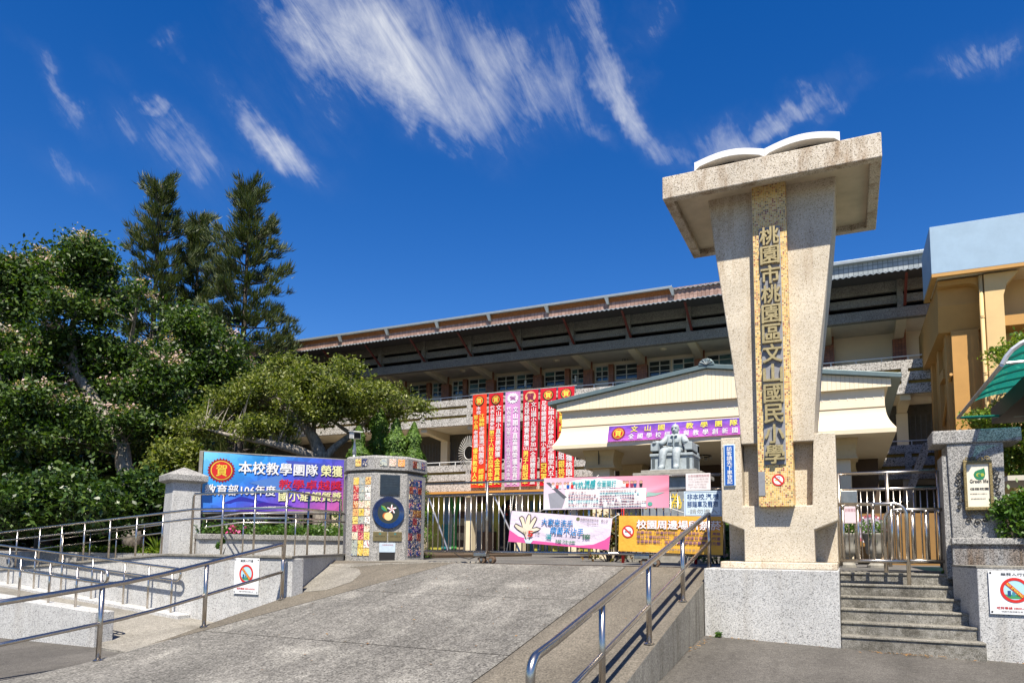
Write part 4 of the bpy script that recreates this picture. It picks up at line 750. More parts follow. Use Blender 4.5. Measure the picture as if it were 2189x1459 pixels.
# ------------------------------------------------------------------ sliding gate with notices
GY = 12.3
sg = thing('sliding_gate', 'stainless sliding gate of upright bars between the octagonal pier and the tall pillar', 'gate', (-4.75, GY, 1.18))
for nm, z, r in (('top_rail', 2.74, .024), ('mid_rail', 2.50, .026), ('bottom_rail', 1.40, .028)): railbar(sg, [(-7.66, GY, z), (-1.80, GY, z)], r, nm)
x = -7.60
while x < -1.84:
    link('bar', MB().tube([(x, GY, 1.40), (x, GY, 2.50)], .0125, 6), M_STEEL, sg, smooth=True); x += .1215
for x in (-6.26, -4.2, -1.86): link('gate_post', MB().tube([(x, GY-.03, 1.36), (x, GY-.03, 2.74)], .027, 8), M_STEEL, sg, smooth=True)
for a, b in (((-7.62, 2.48), (-7.15, 1.42)), ((-6.15, 2.48), (-5.6, 1.42))): link('brace', MB().tube([(a[0], GY+.04, a[1]), (b[0], GY+.04, b[1])], .02, 6), M_STEELD, sg)
for x in (-6.35, -3.2):
    c = link('wheel_carriage', MB().box(x-.17, x+.10, GY-.08, GY+.08, 1.315, 1.385), M_STEELD, sg, bevel=.01)
    link('axle_beam', MB().box(x-.1, x+.25, GY-.03, GY+.03, 1.25, 1.29), M_RUST, c)
    for dx in (0, .2):
        w = link('wheel', MB().tube([(x+dx, GY-.055, 1.252), (x+dx, GY+.05, 1.252)], .068, 18), M_RUST, sg, smooth=False, bevel=.008); link('hub', MB().tube([(x+dx, GY-.075, 1.252), (x+dx, GY-.05, 1.252)], .028, 10), M_STEELD, w)
link('track', MB().box(-7.7, -1.75, GY-.03, GY+.03, 1.17, 1.184), M_RUST, sg)
link('cable', MB().tube([(-6.95, GY-.05, 1.37), (-6.8, GY-.05, 1.29), (-6.62, GY-.05, 1.26), (-6.5, GY-.05, 1.30)], .008, 5), M_DARK, sg)
def hang(mapper, corners, par):
    for (u, v, p2) in corners: link('tie_rope', MB().tube([mapper(u, v, .003), p2], .006, 4), M_ROPE, par)
# influenza banner
wv = lambda u, v: .007*math.sin(9*u+3*v)+.012*math.exp(-((v-(.15+1.1*(u-.55)))/.10)**2)*(u > .5)
fm = cloth_map((-5.05, 12.20, 2.77), (-2.74, 12.20, 2.75), (-2.745, 12.20, 2.19), (-5.06, 12.20, 2.185), wv)
fbn = thing('flu_banner', 'pink and white vaccination banner tied along the top of the sliding gate', 'banner', (-3.9, 12.2, 2.19))
fs = link('print_sheet', sheet(fm, 60, 16), gradmat('pink_white_print', (.70, .66, .74, 1), (.62, .24, .33, 1), (.62, .40, .47, 1), (.62, .20, .28, 1), False), fbn); uvattr(fs, 60, 16)
M_TEAL = flat('teal_print', (.02, .42, .46), .5); M_MAR = flat('maroon_print', (.30, .03, .09), .5)
cl = [(.26+.25*math.cos(2*math.pi*k/26)*(1+.08*math.sin(5*k)), .78+.17*math.sin(2*math.pi*k/26)*(1+.12*math.cos(3*k))) for k in range(26)]
link('cloud_panel', poly_uv(fm, [(u+.17, v) for u, v in cl], .004), M_WPRINT, fs); link('white_panel', sheet(fm, 30, 8, .005, (.185, .83, .04, .62)), M_WPRINT, fs)
text('對抗', fs, fm, (.245, .335, .655, .87), M_TEAL, off=0.021, bold=.03); text('流感', fs, fm, (.34, .435, .645, .91), M_TEAL, off=0.021, bold=.04, shear=.2); text('全面開打', fs, fm, (.445, .60, .68, .88), M_TEAL, off=0.021, bold=.02)
for i, s in enumerate(('•50歲以上成人', '•醫事及衛生防疫相關人員', '•禽畜業及動物防疫相關人員', '•孕婦、6個月內嬰兒之父母', '•滿6個月以上至國小入學前幼兒')):
    text(s, fs, fm, (.205, .205+.0195*len(s), .50-.098*i, .555-.098*i), M_MAR if i != 3 else M_TEAL, off=0.023, bold=.01)
for i, s in enumerate(('•安養/養護等機構住民及工作人員', '•幼兒園托育人員及托育機構專業人員', '•高風險慢性病人、罕見疾病患者', '　重大傷病患者、BMI≧30者', '•國小、國中、高中、高職、五專一至三年級', '　學生、以及少年矯正學校及輔育院學生')):
    text(s, fs, fm, (.465, .465+.0185*len(s), .52-.085*i, .57-.085*i), M_MAR if i != 1 else M_TEAL, off=0.023, bold=.01)
def figure_print(u, v, col, par, fm_, k=1):
    link('printed_figure', poly_uv(fm_, [(u-.010*k, v), (u+.010*k, v), (u+.013*k, v+.11*k), (u-.013*k, v+.11*k)], .008), col, par)
    link('printed_head', disc_uv(fm_, u, v+.145*k, .011*k, .042*k, .009, 12), flat('printed_skin', (.62, .34, .24), .6), par); link('printed_hair', disc_uv(fm_, u, v+.165*k, .012*k, .034*k, .0085, 10), M_BLACK, par)
for u, c in ((.08, M_WPRINT), (.115, M_RED), (.14, M_SIGNB), (.18, M_WPRINT), (.205, M_BLUE), (.24, M_RED), (.66, M_WPRINT), (.685, M_RED), (.72, M_MAR), (.745, M_NAVY), (.79, M_BLACK)): figure_print(u, .66, c, fs, fm)
link('grey_drawing', poly_uv(fm, [(.06, .05), (.16, .05), (.19, .4), (.10, .55), (.04, .5)], .004), flat('grey_photo_print', (.30, .30, .34), .5), fs); link('drawing_line', poly_uv(fm, [(.02, .86), (.05, .86), (.20, .38), (.17, .34)], .006), flat('dark_photo_print', (.10, .10, .12), .5), fs)
link('mint_shape', poly_uv(fm, [(.83, .35), (.84, .50), (.90, .46), (.97, .48), (.90, .38)], .004), flat('mint_print', (.35, .55, .48), .5), fs); link('swirl_logo', disc_uv(fm, .86, .13, .018, .06, .006, 16), flat('mint_dark_print', (.10, .38, .30), .5), fs)
hang(fm, ((0, 1, (-5.05, GY, 2.75)), (1, 1, (-2.70, GY, 2.74)), (1, 0, (-2.15, GY, 1.98)), (0, 0, (-5.2, GY, 2.15)), (.44, 1, (-4.03, GY, 2.8))), fbn)
# hand washing banner
wv = lambda u, v: .008*math.sin(6*u+1)+.012*math.sin(3.1*u)*math.exp(-((v-.35-.35*(u-.5)**2*4)/.12)**2)
hm = cloth_map((-5.70, 12.19, 2.175), (-3.74, 12.19, 2.02), (-3.81, 12.19, 1.465), (-5.76, 12.19, 1.60), wv)
hbn = thing('hand_washing_banner', 'pale pink hand washing banner with a drawn hand on the sliding gate', 'banner', (-4.75, 12.2, 1.47))
hs = link('print_sheet', sheet(hm, 50, 16), flat('pale_lilac_vinyl', (.74, .64, .75), .45, var=.04, bump=.5, bscale=4), hbn)
M_HOT = flat('hot_pink_print', (.70, .10, .32), .5)
wave = [(0, .38), (.1, .2), (.25, .10), (.45, .09), (.6, .05), (.72, .06), (.85, .13), (.95, .30), (1, .45)]
link('pink_wave', MB().add([hm(u, 0.0, .004) for u, v in wave]+[hm(u, v, .004) for u, v in wave], [(i, i+1, i+10, i+9) for i in range(8)]), M_HOT, hs)
M_FLESH = flat('hand_print', (.78, .66, .50), .5)
def stroke(pts, wu, off, mat_, par, nm, fm_=hm, asp=3.4):
    vs = []; 
    for i, (u, v) in enumerate(pts):
        a = pts[max(0, i-1)]; b = pts[min(len(pts)-1, i+1)]; dx, dy = (b[0]-a[0])*asp, b[1]-a[1]; l = math.hypot(dx, dy) or 1
        vs += [fm_(u-dy/l*wu/asp, v+dx/l*wu, off), fm_(u+dy/l*wu/asp, v-dx/l*wu, off)]
    link(nm, MB().add(vs, [(2*i, 2*i+1, 2*i+3, 2*i+2) for i in range(len(pts)-1)]), mat_, par)
hand = [(.185, .10), (.16, .28), (.08, .42), (.045, .52), (.06, .60), (.10, .55), (.135, .50), (.115, .66), (.09, .80), (.115, .86), (.14, .80), (.16, .62), (.165, .80), (.18, .93), (.205, .92), (.21, .78), (.205, .62), (.225, .76), (.25, .87), (.272, .82), (.258, .68), (.235, .50), (.28, .54), (.32, .50), (.30, .43), (.25, .36), (.225, .25), (.215, .10)]
hc = (.19, .4)
link('drawn_hand', MB().add([hm(hc[0], hc[1], .006)]+[hm(u, v, .006) for u, v in hand], [(0, i+1, i+2) for i in range(len(hand)-1)]), M_FLESH, hs); stroke(hand, .014, .009, M_BLACK, hs, 'hand_outline')
link('bowl_print', poly_uv(hm, [(.16, .14), (.26, .12), (.235, -.0), (.185, .0)], .009), M_SIGNB, hs)
for s_, m_, b_ in ((0, M_WPRINT, .06), (1, flat('bright_blue_print', (.01, .20, .52), .5), .03)):
    text('大家來洗手', hs, hm, (.325, .635, .62, .84), m_, off=0.020+.004*s_, bold=b_); text('病菌不沾手', hs, hm, (.42, .745, .36, .60), m_, off=0.020+.004*s_, bold=b_)
text('洗手', hs, hm, (.145, .185, .28, .37), M_BLACK, off=0.023); text('5', hs, hm, (.20, .25, .22, .40), M_RED, off=0.024, bold=.04); text('步驟', hs, hm, (.27, .32, .30, .38), M_BLACK, off=0.023)
text('濕', hs, hm, (.38, .44, .18, .34), M_TEAL, off=0.023, bold=.02); text('搓沖捧', hs, hm, (.48, .68, .10, .19), M_LEAFG, off=0.023, bold=.02); text('擦', hs, hm, (.74, .815, .28, .44), flat('dark_green_print', (.04, .18, .10), .5), off=0.023, bold=.02)
link('round_logo', disc_uv(hm, .675, .90, .018, .055, .006, 18), flat('olive_print', (.16, .17, .06), .5), hs); text('桃園市政府衛生局', hs, hm, (.70, .875, .86, .93), M_BLACK, off=0.018); text('關心您', hs, hm, (.90, .965, .86, .93), M_BLACK, off=0.018); text('貼心提醒您', hs, hm, (.77, .88, .75, .79), M_BLACK, off=0.018)
hang(hm, ((0, 1, (-5.72, GY, 2.50)), (1, 1, (-3.58, GY, 2.14)), (1, 0, (-3.8, GY, 1.40)), (0, 0, (-5.85, GY, 1.41))), hbn)
# yellow no smoking banner
wv = lambda u, v: .007*math.sin(11*u)*(1-.4*v)+.008*math.exp(-((u-.12-.2*(1-v))/.05)**2)
ym = cloth_map((-3.62, 12.19, 2.065), (-1.86, 12.19, 2.035), (-1.865, 12.19, 1.40), (-3.635, 12.19, 1.45), wv)
ybn = thing('smoke_free_banner', 'orange yellow smoke-free school banner behind the foreground handrail on the gate', 'banner', (-2.75, 12.2, 1.42))
ysh = link('print_sheet', sheet(ym, 50, 14), flat('amber_vinyl', (.78, .42, .05), .45, var=.06, bump=.5, bscale=4), ybn)
for s_, m_, b_ in ((0, flat('orange_red_print', (.62, .09, .03), .5), .085), (1, M_WPRINT, .035)): text('校園周邊場所禁菸', ysh, ym, (.185, .985, .64, .88), m_, off=0.017+.004*s_, bold=b_)
M_PUR = flat('purple_print', (.12, .04, .22), .5)
text('桃園市依「菸害防制法」第15條規定公告，高級', ysh, ym, (.185, .98, .505, .58), M_PUR, off=0.018, bold=.015); text('職以下學校校門口、家長接送區及周邊人行道', ysh, ym, (.185, .98, .375, .46), M_PUR, off=0.018, bold=.015); text('全面禁菸場所，吸菸者最高罰款新臺幣1萬元整', ysh, ym, (.185, .98, .245, .335), M_PUR, off=0.018, bold=.015)
text('桃園市政府衛生局 關心您', ysh, ym, (.50, .80, .065, .125), flat('dark_teal_print', (.02, .10, .22), .5), off=0.018)
link('prohibition_disc', disc_uv(ym, .095, .555, .058, .165, .005), M_WPRINT, ysh)
n = 28; vs = []
for k in range(n):
    t = 2*math.pi*k/n
    for q_ in (.80, 1.02): vs.append(ym(.095+.06*q_*math.cos(t), .555+.172*q_*math.sin(t), .008))
link('prohibition_ring', MB().add(vs, [(2*k, 2*k+1, (2*k+3) % (2*n), (2*k+2) % (2*n)) for k in range(n)]), M_RED, ysh)
stroke([(.055, .66), (.135, .45)], .022, .009, M_RED, ysh, 'prohibition_bar', ym, 2.8); stroke([(.062, .55), (.128, .55)], .025, .007, flat('cigarette_print', (.25, .25, .27), .5), ysh, 'cigarette', ym, 2.8)
hang(ym, ((0, 1, (-3.66, GY, 2.14)), (1, 1, (-1.86, GY, 2.1)), (0, 0, (-3.66, GY, 1.42))), ybn)
# two white notices
def notice(name, label, x0, x1, z0, z1, mat_, Y=12.215):
    o = tag(link(name, MB().box(x0, x1, Y, Y+.012, z0, z1), mat_, bevel=.004), label, 'notice'); return o, plane_map((x0, Y, z0), (1, 0, 0), (0, 0, 1), x1-x0, z1-z0)
o, mp = notice('opening_hours_notice', 'small white notice with faded pink writing above the pale blue notice on the gate', -2.46, -2.05, 2.475, 2.765, flat('pinkish_white_board', (.78, .72, .72), .4))
text('公告校園開放時間', o, mp, (.10, .95, .78, .93), flat('faded_maroon_print', (.42, .20, .22), .5), off=.004)
for i, s in enumerate(('平日 上午5點至7點', '　　下午5點至7點', '假日 上午5點至', '　　下午7點')): text(s, o, mp, (.10, .92-.08*(i > 1), .62-.16*i, .72-.16*i), flat('faded_grey_print', (.48, .40, .42), .5), off=.004)
o, mp = notice('no_entry_notice', 'pale blue notice with dark blue writing on the gate beside the tall pillar', -2.495, -1.875, 2.035, 2.465, M_SIGNB)
for nm, b in (('border', (.03, .97, .95, .962)), ('border', (.03, .97, .04, .052)), ('border', (.03, .038, .04, .96)), ('border', (.962, .97, .04, .96))): link(nm, sheet(mp, 1, 1, .003, b), M_NAVY, o)
text('非本校.汽.機', o, mp, (.09, .93, .66, .90), M_NAVY, off=.005, bold=.012); text('腳踏車及寵物', o, mp, (.09, .90, .37, .61), M_NAVY, off=.005, bold=.012); text('·請勿進入·', o, mp, (.12, .93, .12, .30), flat('faded_notice_print', (.30, .30, .28), .5), off=.005)

# ------------------------------------------------------------------ small gate and chicane rails at the head of the steps
SY = 12.76
gt = thing('steel_side_gate', 'stainless side gate of upright bars at the head of the steps', 'gate', (.6, SY, 1.18))
for nm, z, r, x1 in (('top_rail', 2.73, .026, 1.29), ('mid_rail', 2.47, .026, 1.28), ('bottom_rail', 1.335, .028, 1.34)): railbar(gt, [(-.12, SY, z), (x1, SY, z)], r, nm)
for i in range(14): link('bar', MB().tube([(.02+i*.093, SY, 1.335), (.02+i*.093, SY, 2.47)], .012, 6), M_STEEL, gt, smooth=True)
for x in (-.11, .59, 1.29): link('gate_post', MB().tube([(x, SY-.02, 1.25), (x, SY-.02, 2.73)], .028, 8), M_STEEL, gt, smooth=True)
link('lock_box', MB().box(-.09, .16, SY-.05, SY-.02, 2.24, 2.455), M_STEELD, gt, bevel=.01); link('lower_plate', MB().box(.34, .92, SY+.1, SY+.13, 1.30, 1.34), M_STEELD, gt)
o, mp = notice('pink_paper', 'pale pink paper hung on the side gate at the head of the steps', -.06, .17, 1.93, 2.20, flat('pink_paper', (.72, .58, .64), .6), SY-.035)
text('訪客登記', o, mp, (.15, .85, .70, .88), flat('faded_red_print', (.45, .22, .25), .6), off=.003)
def chicane(label, Y, x0, x1, zt, zfoot, s, bars, zb):
    t = thing('chicane_rail', label, 'handrail', (x1, Y, zfoot), 'bent pipe rails before the side gate'); r = .17
    a = arc((x1-s*r, Y, zt-r), r, math.pi/2, 0, (s, 0, 0), (0, 0, 1), 8)
    railbar(t, [(x0, Y, zt)]+a+[(x1, Y, zfoot)], .029, 'bent_pipe')
    for x in bars: link('upright', MB().tube([(x, Y, zb), (x, Y, zt-.02)], .024, 8), M_STEEL, t, smooth=True); link('ball_joint', MB().lathe([(.001, -.03), (.026, -.018), (.03, 0), (.026, .018), (.001, .03)], (x, Y-.02, zt-.03), 10), M_STEEL, t, smooth=True)
    railbar(t, [(x0, Y, zb), (x1, Y, zb)], .026, 'lower_pipe')
chicane('bent stainless pipe rail starting at the tall pillar in front of the side gate', 12.15, -.12, .80, 2.20, .985, 1, (-.06, .145, .355, .60), 1.345)
chicane('bent stainless pipe rail starting at the T-shaped pier in front of the side gate', 12.5, 1.34, .52, 2.125, 1.165, -1, (.70, .90, 1.08, 1.25), 1.35)

# ------------------------------------------------------------------ school building
BX = [-5.8-2.64*k for k in range(-4, 12)]          # bay lines, right to left
XL_, XR_ = -64.0, 5.2
sb_ = thing('school_building', 'long three-storey school building with pebble-dash balconies and tiled eaves', 'building', (-12, 31, 1.1))
for nm, z0, z1, m_ in (('floor_slab', 4.14, 4.32, M_CONC), ('floor_slab', 7.34, 7.50, M_CONC), ('gallery_ceiling', 10.36, 10.52, M_CONC)):
    link(nm, MB().box(XL_, XR_, 30.03, 33.0, z0, z1), m_, sb_)
for T in (8.60, 5.40):
    for a, b in ((T-.32, T), (T-.77, T-.45), (T-1.275, T-.90)): link('balcony_band', MB().box(XL_, XR_, 30.0, 30.16, a, b), M_BANDWASH, sb_, bevel=.01)
    link('slot_lining', MB().box(XL_, XR_, 30.165, 30.21, T-1.2, T-.06), M_OCHRE, sb_)
    for x in BX: link('balcony_pier', MB().box(x-.11, x+.11, 29.985, 30.17, T-1.27, T-.004), M_BANDWASH, sb_)
    rl = link('parapet_rail', MB().tube([(XL_, 30.08, T+.16), (XR_, 30.08, T+.16)], .022, 6), M_WHITE, sb_)
    link('rail_stanchion', MB().add([], []), M_WHITE, rl) if False else None
    mb = MB(); x = XR_-.3
    while x > -22:
        link('stanchion', MB().box(x-.015, x+.015, 30.065, 30.095, T, T+.15), M_WHITE, rl); x -= .88
# attic: front beam, louvre bands, posts, struts, eave
link('front_beam', MB().box(XL_, XR_, 29.99, 30.3, 10.245, 10.65), M_DARKWASH, sb_, bevel=.01)
for a, b in ((10.86, 11.17), (11.33, 11.78)): link('attic_band', MB().box(XL_, XR_, 30.12, 30.3, a, b), M_DARKWASH, sb_)
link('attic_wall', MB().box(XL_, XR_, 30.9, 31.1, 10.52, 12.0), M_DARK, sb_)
for x in BX:
    link('attic_post', MB().box(x-.14, x+.06, 30.02, 30.32, 10.65, 11.78), M_DARKWASH, sb_)
    st_ = MB(); st_.loft([[(x+.10+i*.05, 29.98+j*.05, 10.68) for i, j in ((-1, -1), (1, -1), (1, 1), (-1, 1))], [(x+.10+i*.045, 28.62+j*.05, 11.46) for i, j in ((-1, -1), (1, -1), (1, 1), (-1, 1))]])
    link('eave_strut', st_, M_REDSTEEL, sb_)
def corrugated(x0, x1, y0, z0, y1, z1, per=.2, amp=.026, th=.03):
    n = int((x1-x0)/per*4); vs = []; fs = []
    for i in range(n+1):
        x = x0+(x1-x0)*i/n; w = amp*(0, 1, 0, -1)[i % 4]
        vs += [(x, y0, z0+w), (x, y1, z1+w), (x, y0, z0+w-th), (x, y1, z1+w-th)]
    for i in range(n):
        a = 4*i; b = a+4; fs += [(a, b, b+1, a+1), (a+2, a+3, b+3, b+2), (a, a+2, b+2, b)]
    return MB().add(vs, fs)
link('eave_sheet', corrugated(XL_, XR_, 28.42, 11.53, 29.1, 11.74), M_ZINC, sb_)
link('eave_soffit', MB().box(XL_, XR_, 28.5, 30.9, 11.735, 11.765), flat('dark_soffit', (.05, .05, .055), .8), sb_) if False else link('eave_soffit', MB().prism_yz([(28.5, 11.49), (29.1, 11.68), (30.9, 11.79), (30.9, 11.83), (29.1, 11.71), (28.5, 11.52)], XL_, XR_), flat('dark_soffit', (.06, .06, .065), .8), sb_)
link('tiled_fascia', MB().box(XL_, -1.9, 29.02, 29.3, 11.74, 12.28), M_PINKTILE, sb_); link('tiled_fascia', MB().box(-1.9, XR_, 29.02, 29.3, 11.74, 12.26), M_PALETILE, sb_)
link('rust_strip', MB().box(XL_, -6.3, 28.98, 29.018, 12.04, 12.22), M_RUSTLINE, sb_)
gu = link('gutter', MB().box(XL_, -6.28, 28.84, 29.06, 12.22, 12.33), M_ZINC, sb_, bevel=.012); link('gutter', MB().box(-1.5, XR_, 28.84, 29.06, 12.19, 12.32), M_ZINC, sb_, bevel=.012)
link('ridge_sheet', corrugated(-6.28, -1.5, 28.92, 12.20, 29.3, 12.26), M_ZINC, sb_)
for x in (-6.3, -9.1, -11.9, -14.8, -17.6, -20.5, -23.4): link('hopper_head', MB().loft([[(x-.09, 28.80, 12.24), (x+.09, 28.80, 12.24), (x+.09, 29.02, 12.24), (x-.09, 29.02, 12.24)], [(x+.02, 28.86, 11.92), (x+.10, 28.86, 11.92), (x+.10, 29.02, 11.92), (x+.02, 29.02, 11.92)]]), M_ZINC, gu)
link('roof', MB().box(XL_, XR_, 29.3, 40, 11.8, 12.2), M_DARKWASH, sb_)
link('end_wall', MB().box(XL_-.3, XL_, 30, 40, 1, 12.2), M_BANDWASH, sb_)
# third floor gallery: wall, tiled columns, windows, beams
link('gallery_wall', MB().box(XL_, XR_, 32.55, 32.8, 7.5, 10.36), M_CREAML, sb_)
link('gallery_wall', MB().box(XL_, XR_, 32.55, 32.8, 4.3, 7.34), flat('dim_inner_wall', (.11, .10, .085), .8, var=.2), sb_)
def window(x0, x1, z0, z1, nx, nz, Y=32.5, mats=(M_GLASS, M_GLASS, M_CURTAIN)):
    fr = MB(); t = .045; fr.box(x0, x1, Y-.02, Y+.03, z1-t, z1).box(x0, x1, Y-.02, Y+.03, z0, z0+t).box(x0, x0+t, Y-.019, Y+.03, z0+t, z1-t).box(x1-t, x1, Y-.019, Y+.03, z0+t, z1-t)
    for i in range(1, nx): xm = x0+(x1-x0)*i/nx; fr.box(xm-.022, xm+.022, Y-.017, Y+.03, z0+t, z1-t)
    for j in range(1, nz): zm = z0+(z1-z0)*j/nz; fr.box(x0+t, x1-t, Y-.014, Y+.03, zm-.017, zm+.017)
    o = link('window', fr, M_FRAME, sb_)
    for i in range(nx):
        for j in range(nz):
            a = x0+(x1-x0)*i/nx+.02; b = x0+(x1-x0)*(i+1)/nx-.02; c = z0+(z1-z0)*j/nz+.015; d = z0+(z1-z0)*(j+1)/nz-.015
            tl = rnd.uniform(-.004, .004); link('pane', MB().add([(a, Y+.012, c), (b, Y+.012+tl, c), (b, Y+.012+tl, d), (a, Y+.012, d)], [(0, 1, 2, 3)]), rnd.choice(mats), o)
for i, x in enumerate(BX):
    if x < -24: continue
    link('tiled_column', MB().box(x-.23, x+.23, 32.18, 32.5, 7.5, 10.0), M_BRICK, sb_); link('downpipe', MB().box(x+.14, x+.25, 32.12, 32.17, 8, 10.36), M_BRICK, sb_)
    link('ceiling_beam', MB().prism_yz([(30.3, 10.25), (32.5, 9.98), (32.5, 10.36), (30.3, 10.36)], x-.17, x+.17), M_CREAM, sb_)
    link('lower_beam', MB().prism_yz([(30.2, 4.02+3.1), (32.5, 6.95), (32.5, 7.34), (30.2, 7.34)], x-.17, x+.17), M_CREAM, sb_); link('gallery_column', MB().box(x-.2, x+.2, 32.2, 32.5, 4.3, 6.96), M_CREAML, sb_)
    if x < -1:
        a, b = x+.23, x+2.64-.23; k = (i+1) % 3
        if k == 0: segs = [('w', a+.03, (a+b)/2-.04), ('w', (a+b)/2+.04, b-.03)]
        elif k == 1: segs = [('d', a+.05, a+.72), ('c', a+.76, a+1.0), ('w', a+1.04, b-.03)]
        else: segs = [('w', a+.03, b-1.04), ('c', b-1.0, b-.76), ('d', b-.72, b-.05)]
        for t_, u0, u1 in segs:
            if t_ == 'c': link('tiled_pier', MB().box(u0, u1, 32.3, 32.5, 7.5, 10.2), M_BRICK, sb_)
            else:
                window(u0, u1, 9.44, 10.20, 2, 3)
                window(u0, u1, 8.45, 9.36, 2, 2) if t_ == 'w' else link('door_leaf', MB().box(u0, u1, 32.49, 32.54, 7.5, 9.40), M_FRAME, sb_)
    # second floor: barred dark openings
    g = MB(); n = 12
    for j in range(n): xx = x+.3+(2.04)*j/(n-1); g.box(xx-.012, xx+.012, 32.44, 32.47, 4.5, 6.9)
    link('window_grille', g, flat('dark_grille', (.10, .10, .10), .6), sb_)
text('182', sb_, plane_map((-9.35, 32.1, 10.24), (1, 0, 0), (0, 0, 1), .3, .1), (0, 1, 0, 1), M_BLACK)
for x in (-17.4, -12.3, -7.2): link('ceiling_lamp', MB().lathe([(.16, 0), (.15, -.05), (.06, -.09)], (x, 31.2, 10.36), 14), M_CREAM, sb_)
for x in (-13.4, -10.75): link('wall_lamp', MB().box(x-.95, x-.88, 32.05, 32.15, 9.45, 9.75), M_WHITE, sb_)
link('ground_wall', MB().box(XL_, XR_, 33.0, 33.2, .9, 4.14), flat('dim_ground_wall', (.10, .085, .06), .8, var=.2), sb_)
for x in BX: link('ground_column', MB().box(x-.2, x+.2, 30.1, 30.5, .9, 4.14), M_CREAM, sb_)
link('stair_stringer', MB().prism_xz([(1.75, 3.2), (2.0, 3.2), (2.75, 5.25), (2.5, 5.25)], 28.4, 28.9), M_BANDWASH, sb_)
link('orange_trim', MB().box(-19, -10, 29.4, 29.98, 3.98, 4.07), flat('orange_trim_paint', (.62, .28, .06), .6), sb_)
# painted wall under the balcony
mw = thing('painted_mural_wall', 'brightly painted wall with arch and coloured panels behind the sliding gate', 'wall', (-14, 29.6, 1))
link('wall', MB().box(-18.9, -9.6, 29.6, 29.9, .95, 3.95), flat('lime_yellow_paint', (.52, .47, .08), .6, var=.08), mw)
def mpanel(nm, x0, x1, z0, z1, col, d=.02): link(nm, MB().box(x0, x1, 29.6-d, 29.6, z0, z1), flat('mural_%d_%d_%d' % tuple(int(c*99) for c in col), col, .6, var=.1), mw)
mpanel('blue_stripe', -17.62, -17.27, 1.0, 3.85, (.16, .27, .40)); mpanel('teal_stripe', -17.72, -17.24, 1.0, 2.5, (.03, .26, .28), .03); mpanel('pale_stripe', -17.24, -17.06, 1.0, 3.85, (.42, .46, .42))
link('green_stem', MB().prism_xz([(-17.15, 1.0), (-16.84, 1.0), (-16.86, 2.9), (-16.55, 3.85), (-16.80, 3.85), (-16.98, 3.2), (-17.15, 3.85), (-17.38, 3.85), (-17.08, 2.9)], 29.56, 29.6), flat('mural_green', (.06, .34, .08), .6), mw)
for j in range(8): mpanel('brown_block' if j % 2 else 'beige_block', -16.84, -15.0 if j > 6 else -16.2, 1.0+.36*j, 1.36+.36*j, (.10, .055, .035) if j % 2 else (.46, .36, .22), .015)
link('cupboard', MB().prism_xz([(-16.28, 1.2), (-15.1, 1.2), (-15.1, 3.12), (-15.95, 3.12)], 29.2, 29.58), flat('mural_cupboard', (.56, .52, .42), .6, var=.1), mw)
mpanel('grey_board', -16.05, -15.2, 1.1, 2.12, (.20, .21, .23), .5); mpanel('brown_board', -15.2, -14.62, 1.1, 2.12, (.14, .075, .04), .49); mpanel('grey_pillar', -15.1, -14.9, 1.0, 3.9, (.27, .26, .23), .03)
ar = [(-14.45, 1.0), (-13.02, 1.0), (-13.02, 3.0)]+[(-13.735+.715*math.cos(t), 3.0+.73*math.sin(t)) for t in np.linspace(.15, math.pi-.15, 12)]+[(-14.45, 3.0)]
link('arch_opening', MB().prism_xz(ar, 29.55, 29.6), M_DARK, mw)
for k in range(14): link('arch_ornament', MB().lathe([(.001, -.07), (.05, -.03), (.05, .03), (.001, .07)], (-14.3+rnd.random()*1.2, 29.5, 2.9+rnd.random()*.55), 6), [M_RED, M_OCHRE, M_YELWALL][k % 3], mw)
for x in (-12.85, -12.45, -12.1): mpanel('blue_bar', x, x+.18, 1.0, 3.6, (.10, .22, .30), .03)
og = link('wheel_ornament', MB().tube([(-11.5+.62*math.cos(t), 29.3, 3.05+.62*math.sin(t)) for t in np.linspace(0, 2*math.pi, 28)], .05, 6), M_IRON, mw)
for a in range(4): link('wheel_arc', MB().tube([(-11.5+.30*math.cos(R(90*a+45))+.36*math.cos(t), 29.28, 3.05+.30*math.sin(R(90*a+45))+.36*math.sin(t)) for t in np.linspace(0, 2*math.pi, 20)], .03, 5), M_IRON, og)
text('♫', mw, plane_map((-18.05, 31.44, 2.95), (1, 0, 0), (0, 0, 1), .2, .2), (0, 1, 0, 1), M_BLACK)
for o in [o for o in bpy.data.objects if o.parent == mw or (o.parent and o.parent.parent == mw)]: o.data.transform(Matrix.Translation((-.9, 1.9, .1)))
# round wire ornament hanging on the second floor balcony
wo = thing('spoked_ornament', 'round ornament of thin pale spokes left of the orange red banner', 'ornament', (-16.6, 29.85, 5.6))
link('hub_ring', MB().tube([(-16.25+.28*math.cos(t), 29.9, 5.95+.34*math.sin(t)) for t in np.linspace(0, 2*math.pi, 20)], .022, 5), M_FRAME, wo)
for k in range(22):
    a = R(70+k*10); link('spoke', MB().tube([(-16.25+.32*math.cos(a), 29.9, 5.95+.4*math.sin(a)), (-16.25+.58*math.cos(a), 29.88, 5.95+.82*math.sin(a))], .013, 4), M_FRAME, wo)

